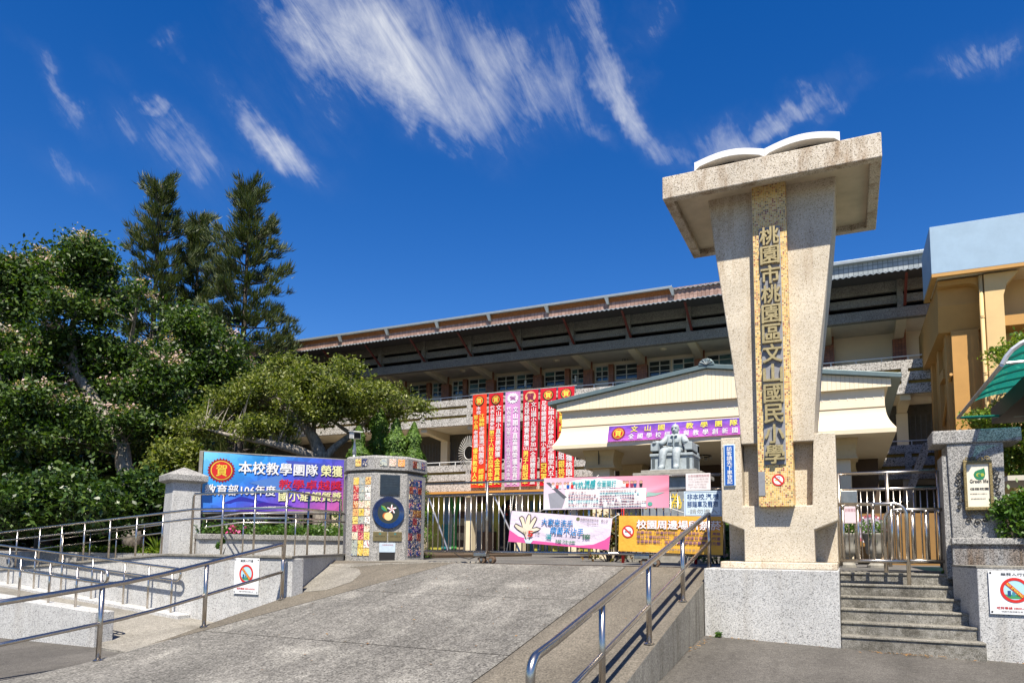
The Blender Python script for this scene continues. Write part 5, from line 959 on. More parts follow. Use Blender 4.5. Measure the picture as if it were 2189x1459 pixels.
# ------------------------------------------------------------------ vertical congratulation banners on the balcony
VB = [(-16.04, -15.29, M_BANNERO, 'orange red vertical banner with yellow writing, first of the row on the balcony', ('江雅齡老師獲選', '郭小燕老師獲選'), 0),
      (-15.19, -14.43, M_BANNERR, 'red vertical banner between the orange red one and the lilac one', ('文山國小直笛團榮獲', '代表台灣參加'), 1),
      (-14.30, -13.54, M_BANNERP, 'lilac vertical banner with white writing, the only pink one on the balcony', ('文山國小直笛團榮獲金賞獎', '代表台灣參加第三十六屆日本亞洲木笛大賽'), 2),
      (-13.41, -12.64, flat('crimson_vinyl', (.58, .01, .03), .42, var=.05), 'crimson vertical banner with a swirl badge right of the lilac one', ('文山國小足球隊參加', '足球錦標賽榮獲'), 3),
      (-12.53, -11.76, flat('scarlet_vinyl', (.62, .01, .022), .42, var=.05), 'scarlet vertical banner second from the hall roof', ('文山國小足球隊參加', '足球錦標賽榮獲國小男子組'), 4),
      (-11.67, -10.89, flat('bright_red_vinyl', (.66, .015, .025), .42, var=.05), 'red vertical banner half hidden behind the hall roof', ('教學卓越獎', '教學卓越'), 5)]
for x0, x1, m_, lab, tx, k in VB:
    ph = rnd.uniform(0, 6)
    vm = cloth_map((x0, 29.80, 8.70), (x1, 29.80, 8.70), (x1-.05, 29.84, 4.27), (x0-.06, 29.84, 4.27), lambda u, v, ph=ph: .03*math.sin(v*5+ph)+.02*math.sin(u*5+v*3+ph))
    t = thing('vertical_banner', lab, 'banner', ((x0+x1)/2, 29.82, 4.27), 'vertical congratulation banners on the school balcony')
    s_ = link('print_sheet', sheet(vm, 6, 30), m_, t)
    if k == 2:
        link('star_badge', disc_uv(vm, .5, .93, .42, .062, .02, spikes=16, inner=.72), M_WPRINT, s_); text('賀', s_, vm, (.28, .72, .905, .955), flat('lilac_ink', (.45, .15, .40), .5), off=.03, bold=.02)
    elif k == 3:
        link('badge', disc_uv(vm, .5, .93, .36, .055, .02), flat('peach_badge', (.85, .50, .22), .5), s_); text('賀', s_, vm, (.25, .75, .89, .965), M_MAR, off=.03, bold=.04)
    else:
        link('badge_rays', disc_uv(vm, .5, .93, .36, .060, .02, spikes=20, inner=.8), M_BLACK, s_); link('badge_ring', disc_uv(vm, .5, .93, .27, .045, .024), M_GOLD, s_); link('badge_disc', disc_uv(vm, .5, .93, .24, .040, .027), m_, s_); text('賀', s_, vm, (.33, .67, .90, .958), M_YEL, off=.035, bold=.03)
    C_ = lambda s, u0, u1, v0, v1, c, b=.02: text(s, s_, vm, (u0, u1, v0, v1), c, off=.03, bold=b, vertical=True)
    Wp, Ye = M_WPRINT, M_YEL
    if k == 0:
        C_('本校', .30, .62, .785, .87, Wp); C_('江雅齡', .50, .88, .655, .785, Ye); C_('老師獲選', .52, .88, .47, .65, Wp); text('106年', s_, vm, (.45, .92, .445, .465), Wp, off=.03); C_('桃園市', .50, .88, .245, .44, Wp); C_('師鐸獎', .52, .90, .02, .20, Ye)
        C_('郭小燕', .10, .42, .625, .78, Ye); C_('老師獲選', .10, .42, .43, .615, Wp); C_('優良教育人員', .08, .42, .03, .425, Ye)
    elif k == 1:
        C_('文山國小直笛團榮獲', .52, .90, .315, .87, Wp); C_('金賞獎', .50, .90, .025, .30, Ye); C_('代表台灣參加', .10, .42, .61, .87, Wp, .02); C_('第三十八屆日本亞洲木笛大賽', .08, .42, .02, .605, Ye)
    elif k == 2:
        C_('文山國小直笛團榮獲金賞獎', .54, .88, .02, .84, Wp); C_('代表台灣參加第三十六屆日本亞洲木笛大賽', .12, .42, .02, .84, Wp, .015)
    elif k == 3:
        C_('文山國小足球隊參加', .54, .90, .405, .87, Wp); text('2016', s_, vm, (.50, .96, .365, .395), Wp, off=.03, bold=.02); C_('全國體育署盃', .54, .90, .02, .355, Wp); C_('足球錦標賽榮獲', .10, .44, .415, .87, Wp); text('U12', s_, vm, (.10, .44, .375, .405), Wp, off=.03, bold=.02); C_('男子組冠軍', .08, .42, .02, .365, Ye)
    elif k == 4:
        C_('文山國小足球隊參加', .54, .90, .42, .87, Wp); text('2016', s_, vm, (.46, .96, .385, .41), Wp, off=.03, bold=.02); C_('全國室內五人', .54, .92, .04, .38, Wp); C_('足球錦標賽榮獲國小男子組', .10, .42, .24, .87, Wp, .02); C_('冠軍', .08, .46, .03, .225, Ye)
    else:
        C_('教師團隊', .52, .90, .55, .84, Wp); C_('教學卓越', .10, .46, .44, .80, Ye); C_('組', .08, .44, .26, .35, Wp); C_('銀桃獎', .08, .46, .02, .25, Ye); C_('榮獲桃園市', .54, .92, .02, .38, Wp)
link('banner_line', MB().tube([(-16.2, 29.85, 8.74), (-10.8, 29.85, 8.74)], .012, 4), M_ROPE, sb_)

# ------------------------------------------------------------------ cream hall with gabled porch
HC = -3.40
hl = thing('cream_hall', 'cream single-storey hall with low gabled roof and flared eave band', 'building', (HC, 22, 1.1))
rz = lambda x: 6.50-abs(x-HC)*.148
for s in (-1, 1):
    xa, xb = HC, HC+s*4.74
    q_ = [(xa, rz(xa)-.02), (xb, rz(xb)-.02), (xb, rz(xb)+.10), (xa, rz(xa)+.10)]
    link('roof_slope', MB().prism_xz(q_ if s > 0 else q_[::-1], 19.9, 29.3), M_GREENROOF, hl, bevel=.01)
link('ridge_cap', MB().prism_xz([(HC+.22*math.cos(t), rz(HC)+.05+.20*math.sin(t)) for t in np.linspace(0, math.pi, 12)], 19.88, 20.0), M_GREENROOF, hl, bevel=.02)
for k in range(5): link('ridge_flute', MB().tube([(HC, 19.87, rz(HC)+.08), (HC+.2*math.cos(R(30+30*k)), 19.87, rz(HC)+.06+.18*math.sin(R(30+30*k)))], .014, 4), M_ZINC, hl)
x = HC-4.48; i = 0
while x < HC+4.48-.01:
    w = .1045; z1a, z1b = rz(x)-.03, rz(x+w)-.03
    link('gable_board', MB().prism_xz([(x+.0025, 5.60), (x+w-.0025, 5.60), (x+w-.0025, z1b), (x+.0025, z1a)], 20.0+.002*(i % 2), 20.04), M_CREAML, hl); x += w; i += 1
link('gable_backing', MB().box(HC-4.45, HC+4.45, 20.04, 20.048, 5.61, 5.80).prism_xz([(HC-4.3, 5.80), (HC+4.3, 5.80), (HC, 6.42)], 20.04, 20.048), flat('board_gap', (.30, .24, .16), .8), hl)
link('gable_soffit', MB().prism_yz([(20.05, 5.602), (29, 5.602), (29, 5.9), (20.05, 5.9)], HC-4.44, HC+4.44), M_CREAM, hl)
rings = []
hw, yb0, yb1 = 4.355, 20.13, 28.6
prof = [(5.62, 0), (5.12, 0), (5.115, .012), (5.10, .012)]+[(5.10-.56*t, .012+.215*t**2.1) for t in np.linspace(.1, 1, 9)]+[(4.43, .218)]
for z, e in prof: rings.append([(HC-hw-e, yb0-e, z), (HC+hw+e, yb0-e, z), (HC+hw+e, yb1+e, z), (HC-hw-e, yb1+e, z)])
bo = link('flared_band', MB().loft(rings[::-1], caps=False), M_CREAML, hl)
link('porch_ceiling', MB().box(HC-hw-.22, HC+hw+.22, yb0-.21, yb1, 4.431, 4.445), M_CREAM, hl)
link('cornice_line', MB().box(HC-hw-.012, HC+hw+.012, yb0-.02, yb0-.001, 5.10, 5.125), flat('brown_line', (.16, .11, .06), .7), hl)
for i in range(44): link('lit_tooth', MB().box(HC-4.3+i*.2, HC-4.285+i*.2, yb0-.012, yb0-.001, 5.34, 5.40), M_WHITE, bo)  # added pale boxes imitating sunlit notches along the roof edge's wavy shadow
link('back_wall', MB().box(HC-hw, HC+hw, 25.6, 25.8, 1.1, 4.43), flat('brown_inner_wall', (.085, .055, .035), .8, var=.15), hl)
def capital(cx, cy, w, m_):
    rg = []
    for z, h in ((4.43, w*1.0), (4.36, w*.985), (4.25, w*.90), (4.10, w*.865), (3.98, w*.90), (3.90, w*.97), (3.885, w*.985)): rg.append([(cx-h, cy-h, z), (cx+h, cy-h, z), (cx+h, cy+h, z), (cx-h, cy+h, z)])
    c = link('column_capital', MB().loft(rg[::-1]), M_CREAMD, hl); link('capital_seam', MB().box(cx-.012, cx+.012, cy-w*.995, cy-w*.9, 4.0, 4.42), M_BARKD, c) if m_ else None
    link('column_shaft', MB().box(cx-.27, cx+.27, cy-.27, cy+.27, 1.1, 3.885), M_CREAM, hl, bevel=.01)
capital(-6.72, 21.0, .50, True); capital(-.14, 21.0, .46, False); capital(-6.86, 24.9, .45, False); capital(-.10, 24.9, .45, False)
link('ring_lamp', MB().tube([(-4.05+.30*math.cos(t), 22.5+.3*math.sin(t), 4.36) for t in np.linspace(0, 2*math.pi, 18)], .02, 5), M_IRON, hl)
for k in range(5): link('ring_lamp_bulb', MB().lathe([(.001, -.06), (.05, -.03), (.05, .03), (.001, .06)], (-4.05+.3*math.cos(k*1.257), 22.5+.3*math.sin(k*1.257), 4.30), 8), M_STONE, hl)
# purple banner across the flared band
pm = cloth_map((-6.18, 19.86, 5.01), (-1.65, 19.86, 5.02), (-1.65, 19.84, 4.57), (-6.24, 19.84, 4.56), lambda u, v: .012*math.sin(u*17+v*2))
pb = thing('award_banner', 'long purple and magenta award banner behind the seated statue on the hall', 'banner', (-4, 20.3, 4.6))
ps = link('print_sheet', sheet(pm, 60, 8), gradmat('violet_print', (.42, .10, .48, 1), (.55, .12, .45, 1), (.12, .05, .38, 1), (.10, .06, .42, 1), True, 9), pb); uvattr(ps, 60, 8)
link('rosette', disc_uv(pm, .067, .5, .047, .44, .012, spikes=24, inner=.82), flat('rosette_red', (.30, .012, .02), .5), ps); link('rosette_ring', disc_uv(pm, .067, .5, .034, .32, .016), M_GOLD, ps); link('rosette_disc', disc_uv(pm, .067, .5, .030, .28, .019), M_RED, ps)
text('賀', ps, pm, (.047, .087, .30, .70), M_YEL, off=.024, bold=.03); text('文   山   國   小   教   學   團   隊   榮   獲', ps, pm, (.145, .965, .54, .92), M_YEL, off=.016, bold=.025); text('全  國  學  校  經  營  與  教  學  創  新  國  際  獎', ps, pm, (.135, .91, .10, .44), M_WPRINT, off=.016, bold=.02)

# ------------------------------------------------------------------ seated statue on its plinth
sp_ = thing('statue_plinth', 'tall grey marble plinth under the seated statue behind the gate', 'plinth', (-3.9, 17.6, 1.1))
link('shaft', MB().box(-4.55, -3.2, 17.2, 18.6, 1.1, 3.22), M_MARBLE, sp_); link('top_slab', MB().box(-4.72, -3.05, 17.05, 18.75, 3.22, 3.32), M_STONE, sp_, bevel=.012); link('upper_slab', MB().box(-4.55, -3.2, 17.18, 18.6, 3.32, 3.395), M_STONE, sp_, bevel=.01); link('base_step', MB().box(-4.85, -2.9, 16.9, 18.9, 1.1, 1.5), M_STONE, sp_)
text('天下為公', sp_, plane_map((-4.45, 17.195, 2.45), (1, 0, 0), (0, 0, 1), 1.2, .36), (0, 1, 0, 1), M_GOLD, off=.006, bold=.02)
stt = thing('seated_statue', 'pale blue-grey statue of a bald man in a tunic seated in a heavy armchair', 'statue', (-3.88, 17.8, 3.395))
link('chair_base', MB().box(-4.38, -3.36, 17.5, 18.45, 3.395, 3.76), M_BRONZEPALE, stt, bevel=.012); link('chair_seat', MB().box(-4.40, -3.34, 17.46, 18.45, 3.76, 3.83), M_BRONZEPALE, stt, bevel=.015)
link('foot_block', MB().box(-4.33, -3.45, 17.22, 17.5, 3.395, 3.42), M_BRONZEPALE, stt)
for x0, x1 in ((-4.38, -4.20), (-3.54, -3.36)): link('chair_arm', MB().box(x0, x1, 17.48, 18.45, 3.90, 4.10), M_BRONZEPALE, stt, bevel=.015); link('arm_support', MB().box(x0+.02, x1-.02, 17.62, 18.4, 3.83, 3.90), M_DARK, stt)
link('chair_back', MB().box(-4.38, -3.36, 18.2, 18.45, 3.83, 4.12), M_BRONZEPALE, stt, bevel=.02)
for x in (-4.31, -3.46): link('carved_panel', MB().box(x-.035, x+.035, 17.485, 17.5, 3.45, 3.72), flat('dark_carving', (.08, .10, .11), .7, var=.6, vscale=60), stt)
link('side_carving', MB().box(-3.36, -3.352, 17.7, 18.3, 3.5, 3.72), flat('dark_carving', (.08, .10, .11), .7), stt)
cx = -3.86
J_ = {'pel': (cx, 17.95, 3.93), 'wai': (cx, 17.95, 4.06), 'che': (cx, 17.96, 4.22), 'nec': (cx, 17.95, 4.35), 'shl': (cx-.20, 17.95, 4.27), 'shr': (cx+.20, 17.95, 4.27), 'ell': (cx-.33, 17.80, 4.11), 'elr': (cx+.30, 17.80, 4.12), 'wrl': (cx-.42, 17.56, 4.125), 'wrr': (cx+.36, 17.58, 4.125),
      'hil': (cx-.11, 17.90, 3.91), 'hir': (cx+.11, 17.90, 3.91), 'knl': (cx-.20, 17.44, 3.90), 'knr': (cx+.13, 17.44, 3.90), 'anl': (cx-.22, 17.40, 3.48), 'anr': (cx+.13, 17.40, 3.48), 'tol': (cx-.24, 17.24, 3.435), 'tor': (cx+.14, 17.24, 3.435)}
Rr = {'pel': .15, 'wai': .145, 'che': .16, 'nec': .06, 'shl': .085, 'shr': .085, 'ell': .062, 'elr': .062, 'wrl': .042, 'wrr': .042, 'hil': .10, 'hir': .10, 'knl': .082, 'knr': .082, 'anl': .058, 'anr': .058, 'tol': .038, 'tor': .038}
Ee = [('pel', 'wai'), ('wai', 'che'), ('che', 'nec'), ('che', 'shl'), ('che', 'shr'), ('shl', 'ell'), ('shr', 'elr'), ('ell', 'wrl'), ('elr', 'wrr'), ('pel', 'hil'), ('pel', 'hir'), ('hil', 'knl'), ('hir', 'knr'), ('knl', 'anl'), ('knr', 'anr'), ('anl', 'tol'), ('anr', 'tor')]
ks = list(J_); me = bpy.data.meshes.new('figure'); me.from_pydata([J_[k] for k in ks], [(ks.index(a), ks.index(b)) for a, b in Ee], []); fg = link('figure', me, M_BRONZEPALE, stt)
fg.modifiers.new('skin', 'SKIN'); fg.modifiers['skin'].use_smooth_shade = True
for i, k in enumerate(ks): me.skin_vertices[0].data[i].radius = (Rr[k]*1.42, Rr[k]*1.25); me.skin_vertices[0].data[i].use_root = (k == 'pel')
fg.modifiers.new('sub', 'SUBSURF').levels = 2; fg.modifiers['sub'].render_levels = 2
hd = MB(); n = 16; rg = []
for i in range(11):
    t = i/10; z = 4.355+.275*t; w = (.056, .080, .094, .102, .106, .110, .111, .106, .092, .064, .014)[i]; rg.append([(cx+w*.86*math.cos(a), 17.935-.012*(t < .4)+w*1.02*math.sin(a), z) for a in [2*math.pi*k/n for k in range(n)]])
h_ = link('head', hd.loft(rg), M_BRONZEPALE, stt, smooth=True)
link('nose', MB().loft([[(cx+i*.012, 17.835+j*.02, 4.515) for i, j in ((-1, -.2), (1, -.2), (1, 1), (-1, 1))], [(cx+i*.02, 17.815+j*.03, 4.455) for i, j in ((-1, -.4), (1, -.4), (1, 1), (-1, 1))]]), M_BRONZEPALE, h_)
for s in (-1, 1):
    link('eye_socket', MB().lathe([(.001, -.01), (.017, 0), (.001, .01)], (cx+s*.034, 17.838, 4.505), 8), flat('dark_carving', (.08, .10, .11), .7), h_); link('ear', MB().lathe([(.001, -.03), (.018, 0), (.001, .03)], (cx+s*.098, 17.94, 4.485), 8), M_BRONZEPALE, h_); link('brow', MB().box(cx+s*.034-.024, cx+s*.034+.024, 17.82, 17.87, 4.522, 4.534), M_BRONZEPALE, h_)
link('moustache', MB().box(cx-.032, cx+.032, 17.825, 17.87, 4.430, 4.445), flat('dark_carving', (.08, .10, .11), .7), h_)
for s in (-1, 1): link('collar', MB().add([(cx+s*.01, 17.75, 4.30), (cx+s*.09, 17.78, 4.31), (cx+s*.07, 17.85, 4.37), (cx+s*.02, 17.83, 4.36)], [(0, 1, 2, 3)]), M_BRONZEPALE, stt); link('pocket', MB().box(cx+s*.085-.045, cx+s*.085+.045, 17.735, 17.80, 4.13, 4.21), M_BRONZEPALE, stt, bevel=.008)
link('tunic_front', MB().box(cx-.012, cx+.012, 17.735, 17.80, 4.0, 4.29), flat('statue_shade_line', (.30, .36, .39), .6), stt)
for s, w in ((-1, J_['wrl']), (1, J_['wrr'])):
    hb_ = MB(); hb_.loft([[(w[0]+i*.036, w[1]-.0, w[2]+j*.022-.005) for i, j in ((-1, -1), (1, -1), (1, 1), (-1, 1))], [(w[0]+i*.042, w[1]-.075, w[2]+j*.02-.005) for i, j in ((-1, -1), (1, -1), (1, 1), (-1, 1))]])
    hnd = link('hand', hb_, M_BRONZEPALE, stt, bevel=.008)
    for f_ in range(4): fx = w[0]-.032+f_*.021; L_ = (.05, .06, .058, .045)[f_]; link('finger', MB().tube([(fx, w[1]-.07, w[2]), (fx, w[1]-.07-L_*.6, w[2]-.004), (fx, w[1]-.07-L_*.8, w[2]-.03), (fx, w[1]-.055-L_*.7, w[2]-.05)], .0095, 6), M_BRONZEPALE, hnd, smooth=True)
    link('thumb', MB().tube([(w[0]-s*.036, w[1]-.02, w[2]), (w[0]-s*.055, w[1]-.055, w[2]-.012), (w[0]-s*.05, w[1]-.09, w[2]-.03)], .011, 6), M_BRONZEPALE, hnd, smooth=True)

# ------------------------------------------------------------------ yellow building with pale blue roof slab
yb = thing('yellow_building', 'yellow ochre building with thick pale blue roof slab at the right edge', 'building', (6, 26, 1.1))
link('roof_slab', MB().box(2.51, 14, 24.0, 26.5, 9.70, 11.15), M_SKYBLUE, yb, bevel=.01)
link('slab_trim', MB().box(2.515, 14, 24.005, 24.12, 9.60, 9.70).box(2.515, 2.66, 24.12, 26.49, 9.60, 9.70).box(2.66, 14, 26.3, 26.49, 9.60, 9.70), M_YELWALL, yb)
link('slab_soffit', MB().box(2.66, 14, 24.12, 26.3, 9.66, 9.698), M_CREAM, yb)
cv = [(3.88, 9.60), (3.60, 9.60)]; cv = [(2.70, 9.60), (2.70, 9.44), (3.45, 9.44)]+[(3.45+.35*math.sin(t), 9.09+.35*math.cos(t)) for t in np.linspace(.2, math.pi/2, 6)]+[(3.85, 8.9), (3.85, 9.60)]
link('eave_bracket', MB().prism_xz(cv, 24.45, 24.75), M_YELWALL, yb)
link('front_column', MB().prism_xz([(3.86, 1.1), (4.32, 1.1), (4.32, 8.9), (4.42, 9.25), (4.75, 9.60), (3.86, 9.60)], 24.3, 24.95), M_YELWALL2, yb, bevel=.012)
link('drain_pipe', MB().tube([(3.78, 24.35, 9.58), (3.78, 24.35, 1.2)], .055, 8), M_YELWALL2, yb, smooth=True)
for z in (8.3, 6.6, 4.8): link('pipe_clip', MB().tube([(3.78, 24.35, z), (3.78, 24.35, z+.07)], .066, 8), M_YELWALL2, yb)
link('side_wall', MB().box(3.05, 3.75, 24.9, 31, 1.1, 8.15), M_YELWALL, yb); link('upper_bay', MB().prism_yz([(25.0, 8.15), (31, 8.15), (31, 9.66), (24.75, 9.66), (24.75, 8.9)], 2.72, 3.84), M_YELWALL, yb)
for y in (25.2, 27.2, 29.2): link('side_pilaster', MB().box(2.93, 3.05, y, y+.5, 1.1, 8.15), M_YELWALL, yb)
link('side_window_hood', MB().box(2.90, 3.05, 26.0, 27.0, 6.95, 7.25), M_YELWALL, yb); link('slanted_pipe', MB().tube([(2.98, 24.8, 6.8), (2.98, 25.1, 6.75), (2.98, 29.2, 4.6)], .05, 6), M_YELWALL, yb)
link('front_wall', MB().box(3.75, 14, 25.4, 25.6, 1.1, 9.66), M_YELWALL2, yb); link('floor_beam', MB().box(4.32, 14, 24.5, 25.4, 8.05, 8.35), M_YELWALL, yb)
for x in (4.75, 6.4, 8.1): 
    w_ = link('window', MB().box(x, x+1.2, 25.36, 25.4, 6.7, 7.9), M_FRAME, yb); link('pane', MB().box(x+.06, x+.58, 25.345, 25.362, 6.76, 7.84), M_GLASS, w_); link('pane', MB().box(x+.63, x+1.14, 25.345, 25.362, 6.76, 7.84), M_GLASS, w_)
link('low_roof', MB().box(3.0, 9, 17.5, 19.5, 2.95, 3.05), M_FRAME, yb)

# ------------------------------------------------------------------ kiosk with green awning
ki = thing('kiosk', 'guard kiosk with translucent green barrel awning at the right edge', 'kiosk', (3.4, 13.6, 1.2))
M_GREENPC, nt, b_ = newmat('green_polycarbonate'); b_.inputs['Base Color'].default_value = (.02, .30, .24, 1); b_.inputs['Roughness'].default_value = .25
tr = nt.nodes.new('ShaderNodeBsdfTransparent'); tr.inputs[0].default_value = (.10, .50, .42, 1); tl_ = nt.nodes.new('ShaderNodeBsdfTranslucent'); tl_.inputs[0].default_value = (.02, .34, .28, 1); m1 = nt.nodes.new('ShaderNodeMixShader'); m1.inputs[0].default_value = .5; m2 = nt.nodes.new('ShaderNodeMixShader'); m2.inputs[0].default_value = .55
nt.links.new(tr.outputs[0], m1.inputs[1]); nt.links.new(tl_.outputs[0], m1.inputs[2]); nt.links.new(b_.outputs[0], m2.inputs[1]); nt.links.new(m1.outputs[0], m2.inputs[2]); nt.links.new(m2.outputs[0], nt.nodes['Material Output'].inputs[0])
AX, AZ = 1.97, 4.02
ap_ = [(0, 0), (.05, .10), (.12, .19), (.22, .265), (.36, .33), (.55, .38), (.85, .43), (1.25, .48)]
for i in range(6):
    y0 = 11.45+i*.716; vs = []
    for y in (y0+.01, y0+.706): vs += [(AX+a, y, AZ+c) for a, c in ap_]
    n = len(ap_); link('awning_panel', MB().add(vs, [(j, j+1, n+j+1, n+j) for j in range(n-1)]), M_GREENPC, ki)
    link('awning_rib', MB().tube([(AX+a, y0, AZ+c-.02) for a, c in ap_], .022, 6), flat('teal_rib', (.05, .33, .30), .4), ki)
M_ALU = flat('aluminium_edge', (.55, .56, .57), .35, .6)
link('awning_edge', MB().tube([(AX, 11.42, AZ), (AX, 15.75, AZ)], .032, 6), M_ALU, ki); link('front_arch', MB().tube([(AX+a, 11.43, AZ+c) for a, c in ap_], .035, 6), M_ALU, ki); link('front_tie', MB().tube([(AX+.03, 11.45, AZ+.02), (AX+1.25, 11.45, AZ+.03)], .02, 6), M_ALU, ki); link('rear_tie', MB().tube([(AX, 15.75, AZ), (AX+1.25, 15.75, AZ-.02)], .03, 6), flat('teal_rib', (.05, .33, .30), .4), ki)
link('tie_hanger', MB().tube([(AX+.8, 15.75, AZ), (AX+.8, 15.75, AZ+.42)], .015, 5), M_ALU, ki)
link('kiosk_body', MB().box(3.2, 6.5, 12.8, 16.5, 1.1, 4.35), M_CREAM, ki); link('kiosk_fascia', MB().box(2.62, 3.2, 13.6, 16.5, 3.98, 4.28), flat('dark_brown_fascia', (.05, .04, .03), .7), ki); link('kiosk_window', MB().box(3.19, 3.2, 13.3, 15.6, 2.2, 3.4), M_GLASS, ki)

# things seen through the side gate
ow = thing('yellow_screen_wall', 'low yellow wall behind the side gate', 'wall', (1.2, 19, 1.1)); link('wall_block', MB().box(.2, 3.2, 19.0, 19.15, 1.1, 2.37), flat('shaded_screen_wall', (.30, .165, .05), .7, var=.1), ow)  # wall's yellow darkened in the colour to stand in for shadow
rs = tag(link('round_sign', MB().tube([(.49, 18.60, 1.98), (.49, 18.57, 1.98)], .34, 32), flat('lilac_sign', (.50, .42, .52), .5)), 'round lilac sign with red rim behind the stone urns', 'sign')
link('red_rim', MB().ring((.49, 18.565, 1.98), .29, .345), flat('faded_red_rim', (.50, .12, .16), .5), rs)
for i in range(6): a = R(60*i); link('rim_mark', MB().disc((.49+.315*math.cos(a), 18.56, 1.98+.315*math.sin(a)), .022, 10), M_WPRINT, rs)
def urn(label, x, y):
    t = thing('stone_urn', label, 'urn', (x, y, 1.17), 'stone urns behind the side gate')
    link('bowl', MB().lathe([(.10, .20), (.17, .28), (.19, .38), (.18, .44), (.20, .50), (.225, .60), (.245, .64), (.245, .66), (.20, .66)], (x, y, 1.17), 18), M_STONE, t, smooth=True); link('foot', MB().lathe([(.16, 0), (.16, .05), (.08, .12), (.09, .2)], (x, y, 1.17), 14), M_STONE, t)
    c = np.array([x, y, 1.93])+RS.normal(size=(420, 3))*[.13, .13, .09]; fast_quads('plant', leaves(c, .07, .5, .8), M_LEAF_MID, t)
    return t
def tuft_plant(name, label, c, r, n, size, aspect, mat_, group=None, upb=.6, blobs=None, flowers=None):
    t = thing(name, label, 'shrub', (c[0], c[1], c[2]-r[2]), group); pts = []
    cl_ = [np.array(c)+unit(1)[0]*np.array(r)*RS.rand()**.45 for _ in range(max(6, n//70))]
    for q in cl_: pts.append(q+RS.normal(size=(70, 3))*np.array(r)*.17)
    pts = np.concatenate(pts)[:n]; fast_quads('foliage', leaves(pts, size, aspect, upb), mat_, t)
    stems = MB()
    for q in cl_[::3]: stems.tube([(c[0]+(q[0]-c[0])*.2, c[1]+(q[1]-c[1])*.2, c[2]-r[2]-.05), tuple(q)], [.018, .006], 4)
    link('stems', stems, M_BARKD, t)
    if flowers is not None: fast_quads('blossom', leaves(pts[RS.choice(len(pts), flowers[0])]+[0, 0, .03], flowers[1], .9, 1.0), flowers[2], t)
    return t

# ------------------------------------------------------------------ vegetation
LF = lambda r, g, b: (r, g, b, 1)
M_LEAF_DARK = leafmat('dark_glossy_leaf', [LF(.013, .030, .005), LF(.027, .060, .008), LF(.048, .095, .012), LF(.10, .15, .02)], .28, .5)
M_LEAF_SHADE = leafmat('shaded_shrub_leaf', [LF(.010, .024, .004), LF(.020, .048, .007), LF(.038, .080, .010), LF(.09, .14, .02)], .2, .42)  # leaf colour darkened to carry the shade on the low shrubs
M_LEAF_MID = leafmat('mid_green_leaf', [LF(.035, .085, .012), LF(.065, .14, .02), LF(.11, .18, .03)], .3, .4)
M_LEAF_OLIVE = leafmat('olive_leaf', [LF(.045, .068, .011), LF(.09, .118, .016), LF(.145, .168, .026), LF(.24, .25, .06)], .33, .5)
M_LEAF_JUN = leafmat('juniper_scale_leaf', [LF(.04, .09, .010), LF(.075, .15, .015), LF(.12, .20, .02)], .25, .6)
M_LEAF_BRIGHT = leafmat('yellow_green_leaf', [LF(.06, .12, .014), LF(.13, .20, .022), LF(.23, .27, .04)], .35, .38)
M_NEEDLE = leafmat('pine_needle', [LF(.020, .036, .010), LF(.036, .058, .014), LF(.062, .085, .020), LF(.095, .095, .025)], .18, .55)
M_FLOWER = leafmat('pinkish_blossom', [LF(.50, .36, .34), LF(.62, .46, .42), LF(.44, .30, .24)], .3, .6)
M_PINKFL = leafmat('magenta_petal', [LF(.55, .04, .22), LF(.65, .10, .30)], .3, .5)
M_CROTON = leafmat('croton_leaf', [LF(.06, .10, .015), LF(.15, .12, .02), LF(.22, .06, .02), LF(.12, .16, .02)], .3, .4)
urn('stone urn with plant right of the tall pillar', -.02, 15.5); urn('stone urn with plant in front of the round lilac sign', .48, 15.5)
def P3(px, py, ax):
    q = (1163-py)/15993; px = (px-1244*q)/(1-q); k = (px-1094.5)/1533; return Vector((ax*(-.4236+k*.906), ax*(.906+k*.4236), 1.5+(1163-py)*ax/1533))
